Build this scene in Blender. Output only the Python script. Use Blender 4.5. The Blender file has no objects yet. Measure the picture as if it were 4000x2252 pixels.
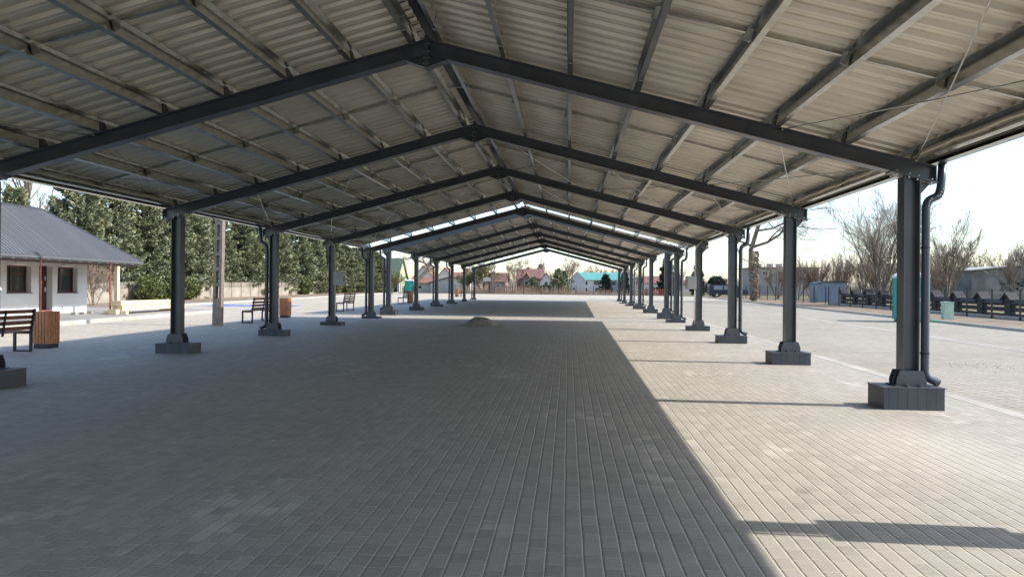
import bpy, math, random
import numpy as np
from mathutils import Vector, Matrix, noise
SC = bpy.context.scene
COL = SC.collection
R = math.radians

# ------------------------------------------------------------------ camera, sky, sun, exposure
CX = 2.1065
YAW, PITCH, ROLL = 0.0773, 0.0003, 0.008
c_, s_ = math.cos(YAW), math.sin(YAW)
Rv = Vector((c_, s_, 0)); F0 = Vector((-s_, c_, 0)); Z = Vector((0, 0, 1))
Fv = F0*math.cos(PITCH)+Z*math.sin(PITCH); Uv = Z*math.cos(PITCH)-F0*math.sin(PITCH)
Rc = Rv*math.cos(ROLL)+Uv*math.sin(ROLL); Uc = Uv*math.cos(ROLL)-Rv*math.sin(ROLL)
cam = bpy.data.cameras.new('camera'); cam.lens = 2842.5/4000*36; cam.sensor_width = 36
cam.clip_start = 0.1; cam.clip_end = 6000
co = bpy.data.objects.new('camera', cam); COL.objects.link(co)
M = Matrix.Identity(4)
for i in range(3):
    M[i][0] = Rc[i]; M[i][1] = Uc[i]; M[i][2] = -Fv[i]
M[0][3] = CX
co.matrix_world = M
SC.camera = co

SUN_EL, SUN_AZ = 40.7, -1.7            # azimuth measured from +x towards +y
sd = Vector((math.cos(R(SUN_EL))*math.cos(R(SUN_AZ)), math.cos(R(SUN_EL))*math.sin(R(SUN_AZ)), math.sin(R(SUN_EL))))
W = bpy.data.worlds.new('World'); SC.world = W; W.use_nodes = True
nt = W.node_tree
bg = nt.nodes['Background']; sky = nt.nodes.new('ShaderNodeTexSky'); sky.sky_type = 'NISHITA'
sky.sun_disc = False; sky.sun_elevation = R(SUN_EL); sky.sun_rotation = math.atan2(sd.x, sd.y)
sky.air_density = 1.0; sky.dust_density = 1.1; sky.ozone_density = 1.0; sky.altitude = 100
nt.links.new(sky.outputs[0], bg.inputs[0]); bg.inputs[1].default_value = 0.11
sl = bpy.data.lights.new('sun', 'SUN'); sl.energy = 2.0; sl.angle = R(0.53); sl.color = (1.0, 0.96, 0.895)
so = bpy.data.objects.new('sun', sl); COL.objects.link(so)
so.rotation_euler = sd.to_track_quat('Z', 'Y').to_euler()
SC.view_settings.view_transform = 'Standard'; SC.view_settings.look = 'None'
SC.view_settings.exposure = 1.45; SC.view_settings.gamma = 1.0
SC.cycles.max_bounces = 8; SC.cycles.diffuse_bounces = 5; SC.cycles.glossy_bounces = 3
SC.cycles.transparent_max_bounces = 6; SC.cycles.sample_clamp_indirect = 6
SC.cycles.caustics_reflective = False; SC.cycles.caustics_refractive = False

# ------------------------------------------------------------------ ground level
def gz(x, y):
    x = max(-42, min(42, x)); y = max(-40, min(104, y))
    return -1.6865 - .00289*x + .00837*y

# ------------------------------------------------------------------ materials
MATS = {}
def mat(name, col, rough=.7, metal=0.0, var=.0, vscale=6.0, spec=.5, bump=0.0, bscale=40.0, col2=None, island=0.0, tex=None):
    m = bpy.data.materials.new(name); m.use_nodes = True; n = m.node_tree.nodes; l = m.node_tree.links
    b = n['Principled BSDF']; b.inputs['Roughness'].default_value = rough; b.inputs['Metallic'].default_value = metal
    b.inputs['Specular IOR Level'].default_value = spec
    b.inputs['Base Color'].default_value = (*col, 1)
    src = None
    tc = n.new('ShaderNodeTexCoord')
    if var > 0 or col2:
        nz = n.new('ShaderNodeTexNoise'); nz.inputs['Scale'].default_value = vscale; nz.inputs['Detail'].default_value = 6
        l.new(tc.outputs['Object'], nz.inputs['Vector'])
        mx = n.new('ShaderNodeMix'); mx.data_type = 'RGBA'
        ra = n.new('ShaderNodeMapRange'); ra.inputs['From Min'].default_value = .3; ra.inputs['From Max'].default_value = .7
        l.new(nz.outputs['Fac'], ra.inputs['Value']); l.new(ra.outputs[0], mx.inputs[0])
        a = tuple(c*(1-var) for c in col); d = tuple(min(1, c*(1+var)) for c in col) if not col2 else col2
        mx.inputs[6].default_value = (*a, 1); mx.inputs[7].default_value = (*d, 1)
        src = mx.outputs[2]
    if island > 0:
        g = n.new('ShaderNodeNewGeometry'); hs = n.new('ShaderNodeMapRange')
        hs.inputs['To Min'].default_value = 1-island; hs.inputs['To Max'].default_value = 1+island
        l.new(g.outputs['Random Per Island'], hs.inputs['Value'])
        mu = n.new('ShaderNodeVectorMath'); mu.operation = 'SCALE'
        if src: l.new(src, mu.inputs[0])
        else: mu.inputs[0].default_value = col
        l.new(hs.outputs[0], mu.inputs['Scale']); src = mu.outputs[0]
    if src: l.new(src, b.inputs['Base Color'])
    if bump > 0:
        nb = n.new('ShaderNodeTexNoise'); nb.inputs['Scale'].default_value = bscale; nb.inputs['Detail'].default_value = 5
        l.new(tc.outputs['Object'], nb.inputs['Vector'])
        bp = n.new('ShaderNodeBump'); bp.inputs['Strength'].default_value = bump; bp.inputs['Distance'].default_value = .02
        l.new(nb.outputs['Fac'], bp.inputs['Height']); l.new(bp.outputs[0], b.inputs['Normal'])
    MATS[name] = m
    return m

def NM(n, op, a=None, b=None, c=None):
    x = n.new('ShaderNodeMath'); x.operation = op
    return x
def paver(name, col, lx, ly, jr, jc, swap=False, jcol=(.16, .14, .11), cellvar=.10, patches=True, bumpd=.012, rough=.66, spec=.3):
    """rows of width lx along the y axis, stones of length ly, joints jr between rows and jc between stones"""
    m = bpy.data.materials.new(name); m.use_nodes = True; n = m.node_tree.nodes; l = m.node_tree.links
    b = n['Principled BSDF']; b.inputs['Specular IOR Level'].default_value = spec
    g = n.new('ShaderNodeNewGeometry'); sp = n.new('ShaderNodeSeparateXYZ')
    # gentle waviness of the courses
    nw = n.new('ShaderNodeTexNoise'); nw.inputs['Scale'].default_value = .9; nw.inputs['Detail'].default_value = 3
    l.new(g.outputs['Position'], nw.inputs['Vector'])
    vs = n.new('ShaderNodeVectorMath'); vs.operation = 'MULTIPLY_ADD'; vs.inputs[1].default_value = (.022, .03, 0)
    l.new(nw.outputs['Color'], vs.inputs[0]); l.new(g.outputs['Position'], vs.inputs[2])
    l.new(vs.outputs[0], sp.inputs[0])
    def M_(op, a, bb=None, c=None):
        x = n.new('ShaderNodeMath'); x.operation = op
        for i, v in enumerate((a, bb, c)):
            if v is None: continue
            if isinstance(v, (int, float)): x.inputs[i].default_value = v
            else: l.new(v, x.inputs[i])
        return x.outputs[0]
    X, Y = (sp.outputs[1], sp.outputs[0]) if swap else (sp.outputs[0], sp.outputs[1])
    u = M_('DIVIDE', X, lx); row = M_('FLOOR', u); fu = M_('FRACT', u)
    wn = n.new('ShaderNodeTexWhiteNoise'); wn.noise_dimensions = '1D'; l.new(row, wn.inputs['W'])
    v = M_('ADD', M_('DIVIDE', Y, ly), wn.outputs['Value']); cell = M_('FLOOR', v); fv = M_('FRACT', v)
    cv = n.new('ShaderNodeCombineXYZ'); l.new(row, cv.inputs[0]); l.new(cell, cv.inputs[1])
    wc = n.new('ShaderNodeTexWhiteNoise'); wc.noise_dimensions = '2D'; l.new(cv.outputs[0], wc.inputs['Vector'])
    du = M_('MULTIPLY', M_('MINIMUM', fu, M_('SUBTRACT', 1.0, fu)), lx)     # metres to the row joint
    dv = M_('MULTIPLY', M_('MINIMUM', fv, M_('SUBTRACT', 1.0, fv)), ly)
    eu = M_('DIVIDE', du, jr); ev = M_('DIVIDE', dv, jc)
    nj = n.new('ShaderNodeTexNoise'); nj.inputs['Scale'].default_value = 14; nj.inputs['Detail'].default_value = 4; nj.inputs['Roughness'].default_value = .7
    l.new(g.outputs['Position'], nj.inputs['Vector'])
    e = M_('MULTIPLY', M_('MINIMUM', eu, ev), M_('ADD', .45, M_('MULTIPLY', nj.outputs['Fac'], 1.1)))   # ragged joint edges
    core = n.new('ShaderNodeMapRange'); core.inputs['From Min'].default_value = .30; core.inputs['From Max'].default_value = .55
    l.new(M_('MULTIPLY', eu, M_('ADD', .3, M_('MULTIPLY', nj.outputs['Fac'], 1.3))), core.inputs['Value'])
    mask = n.new('ShaderNodeMapRange'); mask.inputs['From Min'].default_value = .7; mask.inputs['From Max'].default_value = 1.3
    l.new(e, mask.inputs['Value'])
    h = n.new('ShaderNodeMapRange'); h.inputs['From Min'].default_value = .3; h.inputs['From Max'].default_value = 2.0
    l.new(e, h.inputs['Value'])
    # colour: per stone, large clouds, fine grain
    n1 = n.new('ShaderNodeTexNoise'); n1.inputs['Scale'].default_value = .35; n1.inputs['Detail'].default_value = 4
    n2 = n.new('ShaderNodeTexNoise'); n2.inputs['Scale'].default_value = 60; n2.inputs['Detail'].default_value = 3
    n3 = n.new('ShaderNodeTexNoise'); n3.inputs['Scale'].default_value = 5; n3.inputs['Detail'].default_value = 5
    for q in (n1, n2, n3): l.new(g.outputs['Position'], q.inputs['Vector'])
    k = M_('ADD', M_('MULTIPLY', M_('SUBTRACT', wc.outputs['Value'], .5), 2*cellvar), 1.0)
    k = M_('ADD', k, M_('MULTIPLY', M_('SUBTRACT', n1.outputs['Fac'], .5), .36))
    k = M_('ADD', k, M_('MULTIPLY', M_('SUBTRACT', n2.outputs['Fac'], .5), .35))
    k = M_('ADD', k, M_('MULTIPLY', M_('SUBTRACT', n3.outputs['Fac'], .5), .22))
    if patches:   # groups of paler, freshly laid or salt-bloomed stones
        n4 = n.new('ShaderNodeTexNoise'); n4.inputs['Scale'].default_value = .55; n4.inputs['Detail'].default_value = 5; n4.inputs['Roughness'].default_value = .7
        mp = n.new('ShaderNodeMapping'); mp.inputs['Location'].default_value = (3.1, 7.7, 0); mp.inputs['Scale'].default_value = (1.2, .8, 1)
        l.new(g.outputs['Position'], mp.inputs['Vector']); l.new(mp.outputs[0], n4.inputs['Vector'])
        pr = n.new('ShaderNodeMapRange'); pr.inputs['From Min'].default_value = .60; pr.inputs['From Max'].default_value = .68
        l.new(M_('ADD', n4.outputs['Fac'], M_('MULTIPLY', M_('SUBTRACT', wc.outputs['Value'], .5), .10)), pr.inputs['Value'])
        k = M_('ADD', k, M_('MULTIPLY', pr.outputs[0], .28))
        # the pale patch beside the near pedestals
        sx = M_('DIVIDE', M_('SUBTRACT', sp.outputs[0], 5.9), .75); sy = M_('DIVIDE', M_('SUBTRACT', sp.outputs[1], 7.9), 1.5)
        rr = M_('SQRT', M_('ADD', M_('MULTIPLY', sx, sx), M_('MULTIPLY', sy, sy)))
        pk = n.new('ShaderNodeMapRange'); pk.inputs['From Min'].default_value = 1.15; pk.inputs['From Max'].default_value = .5
        l.new(M_('ADD', rr, M_('MULTIPLY', M_('SUBTRACT', wc.outputs['Value'], .5), .9)), pk.inputs['Value'])
        k = M_('ADD', k, M_('MULTIPLY', pk.outputs[0], .26))
        # a round dry stain
        tx = M_('DIVIDE', M_('SUBTRACT', sp.outputs[0], 4.06), .062); ty = M_('DIVIDE', M_('SUBTRACT', sp.outputs[1], 6.18), .085)
        tr = M_('SQRT', M_('ADD', M_('MULTIPLY', tx, tx), M_('MULTIPLY', ty, ty)))
        tk = n.new('ShaderNodeMapRange'); tk.inputs['From Min'].default_value = 1.05; tk.inputs['From Max'].default_value = .85
        l.new(tr, tk.inputs['Value']); k = M_('SUBTRACT', k, M_('MULTIPLY', tk.outputs[0], .25))
    sc = n.new('ShaderNodeVectorMath'); sc.operation = 'SCALE'; sc.inputs[0].default_value = col; l.new(k, sc.inputs['Scale'])
    jc_ = n.new('ShaderNodeMix'); jc_.data_type = 'RGBA'; jc_.inputs[6].default_value = (jcol[0]*.28, jcol[1]*.28, jcol[2]*.28, 1); jc_.inputs[7].default_value = (*jcol, 1); l.new(core.outputs[0], jc_.inputs[0])  # dark core: the thin shadow line of row joints put into the colour
    mx = n.new('ShaderNodeMix'); mx.data_type = 'RGBA'; l.new(jc_.outputs[2], mx.inputs[6])
    l.new(sc.outputs[0], mx.inputs[7]); l.new(mask.outputs[0], mx.inputs[0]); l.new(mx.outputs[2], b.inputs['Base Color'])
    hh = M_('ADD', h.outputs[0], M_('MULTIPLY', wc.outputs['Value'], .25))
    hh = M_('ADD', hh, M_('MULTIPLY', n2.outputs['Fac'], .12))
    bp = n.new('ShaderNodeBump'); bp.inputs['Strength'].default_value = .75; bp.inputs['Distance'].default_value = bumpd
    l.new(hh, bp.inputs['Height']); l.new(bp.outputs[0], b.inputs['Normal'])
    b.inputs['Roughness'].default_value = rough
    MATS[name] = m
    return m

def stripes_mat(name, col, dark, period, axis, width=.12, rough=.5, bumpd=.03, metal=0):
    """narrow grooves every <period> metres along an object axis (0,1,2)"""
    m = bpy.data.materials.new(name); m.use_nodes = True; n = m.node_tree.nodes; l = m.node_tree.links
    b = n['Principled BSDF']; b.inputs['Roughness'].default_value = rough; b.inputs['Metallic'].default_value = metal
    tc = n.new('ShaderNodeTexCoord'); sp = n.new('ShaderNodeSeparateXYZ'); l.new(tc.outputs['Object'], sp.inputs[0])
    d = n.new('ShaderNodeMath'); d.operation = 'DIVIDE'; d.inputs[1].default_value = period; l.new(sp.outputs[axis], d.inputs[0])
    f = n.new('ShaderNodeMath'); f.operation = 'FRACT'; l.new(d.outputs[0], f.inputs[0])
    fl = n.new('ShaderNodeMath'); fl.operation = 'FLOOR'; l.new(d.outputs[0], fl.inputs[0])
    wn = n.new('ShaderNodeTexWhiteNoise'); wn.noise_dimensions = '1D'; l.new(fl.outputs[0], wn.inputs['W'])
    s = n.new('ShaderNodeMapRange'); s.inputs['From Min'].default_value = width*.6; s.inputs['From Max'].default_value = width
    l.new(f.outputs[0], s.inputs['Value'])
    nz = n.new('ShaderNodeTexNoise'); nz.inputs['Scale'].default_value = 7; nz.inputs['Detail'].default_value = 5; l.new(tc.outputs['Object'], nz.inputs['Vector'])
    k = n.new('ShaderNodeMath'); k.operation = 'MULTIPLY_ADD'; k.inputs[1].default_value = .3; k.inputs[2].default_value = .7; l.new(wn.outputs[0], k.inputs[0])
    k2 = n.new('ShaderNodeMath'); k2.operation = 'MULTIPLY_ADD'; k2.inputs[1].default_value = .4; l.new(nz.outputs[0], k2.inputs[0]); l.new(k.outputs[0], k2.inputs[2])
    sc = n.new('ShaderNodeVectorMath'); sc.operation = 'SCALE'; sc.inputs[0].default_value = col; l.new(k2.outputs[0], sc.inputs['Scale'])
    mx = n.new('ShaderNodeMix'); mx.data_type = 'RGBA'; mx.inputs[6].default_value = (*dark, 1); l.new(sc.outputs[0], mx.inputs[7]); l.new(s.outputs[0], mx.inputs[0])
    l.new(mx.outputs[2], b.inputs['Base Color'])
    bp = n.new('ShaderNodeBump'); bp.inputs['Strength'].default_value = .6; bp.inputs['Distance'].default_value = bumpd; l.new(s.outputs[0], bp.inputs['Height']); l.new(bp.outputs[0], b.inputs['Normal'])
    MATS[name] = m
    return m

STEEL = mat('anthracite_steel', (.066, .074, .093), .30, 0, .22, 2.2, .65, .03, 160)
GALV = mat('galvanised_steel', (.50, .51, .48), .24, .95, .15, 9, .5, .02, 60)
BOLT = mat('zinc_bolt', (.55, .55, .53), .35, .8)
SHEET = mat('beige_grey_sheet', (.74, .69, .59), .42, .5, .10, 1.4, .5)
GUTTER = mat('dark_gutter', (.045, .055, .075), .30, .0, .1, 3, .6)
PLASTIC = mat('cream_conduit', (.62, .57, .46), .45, 0, .05, 3)
BOXG = mat('light_grey_plastic', (.45, .45, .43), .5, 0, .05, 3)
GLASS = mat('dark_glass', (.03, .04, .045), .06, 0, 0, 1, .8)
PED = stripes_mat('graphite_cladding', (.065, .072, .088), (.018, .02, .024), .125, 0, .05, .55, .01)
PAVE = paver('grey_beige_pavers', (.425, .385, .325), .117, .19, .0058, .0055, jcol=(.58, .52, .42), bumpd=.007, cellvar=.10)
PAVE_B = paver('open_joint_pavers', (.40, .365, .30), .2, .2, .004, .011, swap=False, jcol=(.22, .205, .17), cellvar=.08, patches=False, rough=.9, spec=.12)
PAVE_C = paver('far_yard_pavers', (.50, .45, .365), .2, .1, .004, .004, swap=True, jcol=(.30, .27, .23), cellvar=.08, patches=False, rough=.9, spec=.12)
CONC = mat('kerb_concrete', (.42, .40, .36), .8, 0, .14, 5, .3, .2, 50)
CONC_OLD = mat('weathered_concrete', (.24, .205, .17), .85, 0, .25, 4, .3, .3, 25)
SOIL = mat('bare_soil', (.27, .21, .155), .95, 0, .25, 1.2, .2, .8, 12)
GRASS = mat('dry_grass', (.17, .16, .07), .95, 0, .35, .4, .2, .6, 8, col2=(.26, .22, .13))
WOODB = stripes_mat('bin_slats', (.36, .125, .045), (.03, .015, .01), .083, 0, .10, .45, .02)
WOODS = mat('brown_slat', (.17, .072, .04), .5, 0, .25, 8, .5, .1, 30)
BLACKM = mat('black_metal', (.016, .018, .024), .4, 0, .1, 4)
TIMBER = mat('fresh_timber', (.74, .60, .40), .7, 0, .12, 5, .3, .1, 20)
PLASTER = mat('white_plaster', (.68, .68, .66), .85, 0, .04, 2, .3, .1, 60)
SUNBAND = mat('plaster_sunlit_band', (.80, .80, .78), .8, 0, .03, 3)  # paler plaster, carries painted sunlight for the foot of the white wall
ROOFM = stripes_mat('grey_trapezoid_roof', (.12, .122, .128), (.095, .097, .10), .22, 1, .3, .5, .03)
DOOR = mat('dark_brown_door', (.045, .022, .018), .45, 0, .1, 5)
WFRAME = mat('mahogany_frame', (.075, .028, .02), .45, 0, .1, 5)
PROP = mat('rusty_red_steel', (.30, .10, .08), .6, 0, .3, 9)
SAND = mat('dug_sand', (.36, .315, .255), .95, 0, .2, 6, .2, .9, 25)
BLUE = mat('blue_road_paint', (.03, .13, .55), .6, 0, .1, 3)
WHITEP = mat('white_road_paint', (.75, .75, .72), .6, 0, .1, 3)
TEAL = stripes_mat('teal_plastic', (.01, .31, .28), (.0, .18, .165), .28, 0, .05, .35, .02)
WHITE = mat('white_plastic', (.72, .73, .71), .4, 0, .03, 3)
MINT = mat('mint_green_plastic', (.42, .56, .46), .5, 0, .05, 4)
LOGW = mat('black_stained_wood', (.020, .020, .026), .6, 0, .3, 6, .4, .3, 14)
BARKD = mat('dark_spruce_bark', (.05, .04, .03), .9, 0, .3, 6, .2)
BARK = mat('grey_brown_bark', (.19, .158, .128), .9, 0, .35, 6, .2, .6, 18)
TWIG = mat('bare_twig', (.33, .275, .22), .9, 0, .25, 3, .2)
TWIGR = mat('reddish_twig', (.31, .225, .17), .9, 0, .3, 2, .2)
TWIGO = mat('olive_twig', (.24, .22, .11), .9, 0, .3, 2, .2)
NEEDLE = mat('blue_green_needles', (.21, .25, .165), .6, 0, .25, 1.6, .35, island=.5, col2=(.37, .37, .21))
NEEDLED = mat('dark_needles', (.035, .055, .035), .75, 0, .3, 1.5, .25, island=.4)
IVY = mat('glossy_ivy', (.08, .11, .035), .4, 0, .3, 2, .5, island=.5, col2=(.17, .19, .05))
BRICKF = mat('faded_block_wall', (.20, .19, .18), .9, 0, .3, .8, .2, .2, 6)
RED = mat('red_tile', (.22, .12, .10), .8, 0, .2, 1.2, .3, .3, 4)
BROWNR = mat('brown_roof', (.24, .13, .10), .8, 0, .2, 1, .3)
TURQ = mat('turquoise_sheet', (.13, .37, .33), .5, 0, .07, .6, .4)
GREENR = mat('green_sheet', (.10, .14, .095), .5, 0, .15, .6, .4)
LIME = mat('lime_yellow_plaster', (.50, .54, .30), .8, 0, .05, 1)
HOUSEG = mat('light_grey_render', (.50, .50, .52), .85, 0, .06, .5)
HOUSEW = mat('warm_white_render', (.66, .60, .54), .85, 0, .06, .5)
HOUSER = mat('red_brick', (.27, .17, .14), .85, 0, .15, 2)
SHEDB = mat('blue_grey_sheet', (.17, .23, .31), .5, 0, .1, 1)
VANM = mat('dark_blue_paint', (.02, .028, .045), .35, 0, .1, 1)
REDF = mat('orange_red_fence', (.45, .12, .06), .6)
LEAFBR = mat('rust_brown_leaf', (.33, .15, .06), .8, 0, .3, 2, .2, island=.4)

# ------------------------------------------------------------------ mesh helper
WL = {}
class MB:
    def __init__(s): s.v = []; s.f = []; s.m = []; s.cur = 0
    def add(s, vs, fs):
        o = len(s.v); s.v += [tuple(p) for p in vs]; s.f += [tuple(i+o for i in f) for f in fs]; s.m += [s.cur]*len(fs)
    def box(s, x0, x1, y0, y1, z0, z1):
        s.add([(x0,y0,z0),(x1,y0,z0),(x1,y1,z0),(x0,y1,z0),(x0,y0,z1),(x1,y0,z1),(x1,y1,z1),(x0,y1,z1)],
              [(0,3,2,1),(4,5,6,7),(0,1,5,4),(1,2,6,5),(2,3,7,6),(3,0,4,7)])
    def obox(s, c, ax, ay, az, hx, hy, hz):
        c = Vector(c); ax = Vector(ax).normalized()*hx; ay = Vector(ay).normalized()*hy; az = Vector(az).normalized()*hz
        P = [c+ax*i+ay*j+az*k for k in (-1,1) for (i,j) in ((-1,-1),(1,-1),(1,1),(-1,1))]
        s.add(P, [(0,3,2,1),(4,5,6,7),(0,1,5,4),(1,2,6,5),(2,3,7,6),(3,0,4,7)])
    def sweep(s, prof, p0, p1, ax, ay, caps=True):
        p0 = Vector(p0); p1 = Vector(p1); ax = Vector(ax); ay = Vector(ay); n = len(prof)
        P = [p0+ax*a+ay*b for a, b in prof]+[p1+ax*a+ay*b for a, b in prof]
        F = [(i, (i+1) % n, n+(i+1) % n, n+i) for i in range(n)]
        if caps: F += [tuple(range(n-1, -1, -1)), tuple(range(n, 2*n))]
        s.add(P, F)
    def prism(s, pts, d):
        """polygon given by 3D points, pushed along vector d"""
        d = Vector(d); n = len(pts); P = [Vector(p) for p in pts]; P = P+[p+d for p in P]
        s.add(P, [tuple(range(n-1, -1, -1)), tuple(range(n, 2*n))]+[(i, (i+1) % n, n+(i+1) % n, n+i) for i in range(n)])
    def tube(s, pts, r, n=8, caps=True):
        pts = [Vector(p) for p in pts]; rs = r if isinstance(r, (list, tuple)) else [r]*len(pts)
        P = []; prev = None
        for i, p in enumerate(pts):
            d = (pts[min(i+1, len(pts)-1)]-pts[max(i-1, 0)]).normalized()
            a = Vector((0, 0, 1)) if abs(d.z) < .9 else Vector((1, 0, 0))
            if prev is not None: a = prev
            u = (a-d*a.dot(d)).normalized(); v = d.cross(u); prev = u
            P += [p+(u*math.cos(t)+v*math.sin(t))*rs[i] for t in (2*math.pi*k/n for k in range(n))]
        F = []
        for i in range(len(pts)-1):
            F += [(i*n+k, i*n+(k+1) % n, (i+1)*n+(k+1) % n, (i+1)*n+k) for k in range(n)]
        if caps: F += [tuple(range(n-1, -1, -1)), tuple(range((len(pts)-1)*n, len(pts)*n))]
        s.add(P, F)
    def quad(s, a, b, c, d): s.add([a, b, c, d], [(0, 1, 2, 3)])
    def build(s, name, mats, parent=None, smooth=False):
        off = WL.get(parent.name, Vector((0, 0, 0))) if parent else Vector((0, 0, 0))
        me = bpy.data.meshes.new(name)
        me.from_pydata([(v[0]-off.x, v[1]-off.y, v[2]-off.z) for v in s.v], [], s.f)
        if not isinstance(mats, (list, tuple)): mats = [mats]
        for m in mats: me.materials.append(m)
        if len(mats) > 1: me.polygons.foreach_set('material_index', s.m)
        if smooth: me.polygons.foreach_set('use_smooth', [True]*len(s.f))
        me.validate(); me.update()
        o = bpy.data.objects.new(name, me); COL.objects.link(o)
        if parent: o.parent = parent
        WL[o.name] = off.copy()
        return o
def tag(o, label=None, cat=None, group=None, kind=None):
    if label: o['label'] = label
    if cat: o['category'] = cat
    if group: o['group'] = group
    if kind: o['kind'] = kind
    return o
def empty(name, loc, label, cat, group=None):
    o = bpy.data.objects.new(name, None); COL.objects.link(o); o.location = loc; o.empty_display_size = .3
    WL[o.name] = Vector(loc)
    return tag(o, label, cat, group)
def cp(o, parent, dloc=(0, 0, 0)):
    c = o.copy(); COL.objects.link(c); c.parent = parent; c.location = Vector(o.location)+Vector(dloc); WL[c.name] = WL.get(o.name, Vector((0,0,0)))
    return c
def cptree(o, parent, dloc=(0, 0, 0)):
    c = cp(o, parent, dloc)
    for ch in list(o.children): cptree(ch, c)
    return c
def clone(root, loc, label, rz=None):
    """a copy of a thing with its parts and their sub-parts"""
    c = root.copy(); COL.objects.link(c); c.location = loc; c['label'] = label
    if rz is not None: c.rotation_euler = (0, 0, rz)
    for ch in list(root.children): cptree(ch, c)
    return c
def thickline(pts, t):
    """closed outline of a bent strip of thickness t"""
    def side(sg):
        out = []
        for i, p in enumerate(pts):
            a = Vector(pts[max(i-1, 0)]); b = Vector(pts[min(i+1, len(pts)-1)]); p = Vector(p)
            d1 = (p-a).normalized() if i > 0 else (b-p).normalized()
            d2 = (b-p).normalized() if i < len(pts)-1 else d1
            n1 = Vector((-d1.y, d1.x)); n2 = Vector((-d2.y, d2.x)); mm = (n1+n2).normalized(); k = max(.35, mm.dot(n1))
            out.append(tuple(p+mm*(sg*t/2/k)))
        return out
    return side(1)+side(-1)[::-1]
def iprof(h, b, tw, tf):
    """I section, first axis across the flange, second along the web"""
    return [(-b/2,-h/2),(b/2,-h/2),(b/2,-h/2+tf),(tw/2,-h/2+tf),(tw/2,h/2-tf),(b/2,h/2-tf),(b/2,h/2),(-b/2,h/2),(-b/2,h/2-tf),(-tw/2,h/2-tf),(-tw/2,-h/2+tf),(-b/2,-h/2+tf)]
def hexbolt(mb, c, d, r=.016, h=.014):
    d = Vector(d).normalized(); mb.tube([Vector(c), Vector(c)+d*h], r, 6)

# ------------------------------------------------------------------ ground
def sheet(name, m, x0, x1, y0, y1, dz, kind='structure', nx=1, ny=1):
    mb = MB()
    mb.add([(x0,y0,gz(x0,y0)+dz),(x1,y0,gz(x1,y0)+dz),(x1,y1,gz(x1,y1)+dz),(x0,y1,gz(x0,y1)+dz)], [(0,1,2,3)])
    o = mb.build(name, m); o['kind'] = kind
    return o
mb = MB(); xs = [-2500, -42, 42, 2500]; ys = [-1500, -40, 104, 3500]
for j, y in enumerate(ys):
    for i, x in enumerate(xs): mb.v.append((x, y, gz(x, y)-.02))
for j in range(3):
    for i in range(3): mb.f.append((j*4+i, j*4+i+1, (j+1)*4+i+1, (j+1)*4+i)); mb.m.append(0)
tag(mb.build('ground', GRASS), kind='structure')
sheet('verge', SOIL, 19.62, 27.5, -10, 104, .03)
sheet('verge', SOIL, -32, -22.62, 36.3, 104, .03)
sheet('paved_floor', PAVE, -11.6, 7.95, -12, 74, 0)
sheet('yard_paving', PAVE_C, -22.5, 19.5, 74, 104, 0)
sheet('yard_paving', PAVE_C, -22.5, -11.6, 36.2, 74, 0)
sheet('yard_paving', PAVE_C, -15.75, -11.6, -12, 36.2, 0)
sheet('parking_paving', PAVE_B, 8.2, 14.0, -12, 74, 0)
sheet('parking_paving', PAVE_B, 14.45, 19.5, -12, 74, 0)
def strip(name, x0, x1, y0, y1, dz0, dz1, m=CONC):
    mb = MB()
    P = [(x0,y0,gz(x0,y0)+dz0),(x1,y0,gz(x1,y0)+dz0),(x1,y1,gz(x1,y1)+dz0),(x0,y1,gz(x0,y1)+dz0),
         (x0,y0,gz(x0,y0)+dz1),(x1,y0,gz(x1,y0)+dz1),(x1,y1,gz(x1,y1)+dz1),(x0,y1,gz(x0,y1)+dz1)]
    mb.add(P, [(4,5,6,7),(0,1,5,4),(1,2,6,5),(2,3,7,6),(3,0,4,7)])
    return mb
KERBM = stripes_mat('jointed_kerb', (.47, .445, .395), (.20, .18, .15), 1.0, 1, .015, .8, .01)
EDGEM = stripes_mat('flush_edge_strip', (.43, .395, .335), (.22, .20, .17), 1.0, 1, .015, .85, .01)
def kerb(x0, x1, y0, y1, dz1, nm='kerb'):
    o = strip(nm, x0, x1, y0, y1, -.1, dz1).build(nm, KERBM if nm == 'kerb' else EDGEM); o['kind'] = 'structure'; return o
kerb(7.95, 8.2, -12, 74, .004, 'edge_strip')
kerb(14.0, 14.2, -12, 74, .006, 'edge_strip'); kerb(14.25, 14.45, -12, 74, .006, 'edge_strip')
kerb(19.5, 19.62, -12, 104, .11)
kerb(-22.62, -22.5, 36.3, 104, .11)
kerb(-15.9, -15.75, -12, 36.2, .15)
o = strip('kerb', -22.62, -15.75, 36.2, 36.35, -.1, .15).build('kerb', CONC); o['kind'] = 'structure'
kerb(-22.62, 19.62, 104, 104.15, .10)
o = strip('building_platform', -34, -15.9, -12, 36.2, -.1, .148).build('building_platform', mat('platform_slabs', (.34, .32, .29), .8, 0, .12, 2, .3, .2, 30)); o['kind'] = 'structure'
def paint(name, m, pts, dz=.005):
    mb = MB(); mb.add([(x, y, gz(x, y)+dz) for x, y in pts], [tuple(range(len(pts)))])
    o = mb.build(name, m); o['kind'] = 'structure'
paint('blue_parking_marking', BLUE, [(-21.5, 44.9), (-15.6, 44.9), (-15.6, 47.2), (-21.5, 47.2)])
for k in range(4): paint('white_parking_line', WHITEP, [(-21.6+k*2.1-.0, 44.7), (-21.45+k*2.1, 44.7), (-21.45+k*2.1+.35, 47.4), (-21.6+k*2.1+.35, 47.4)], .009)
paint('white_parking_line', WHITEP, [(-21.6, 44.55), (-15.0, 44.55), (-15.0, 44.7), (-21.6, 44.7)], .009)

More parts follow.
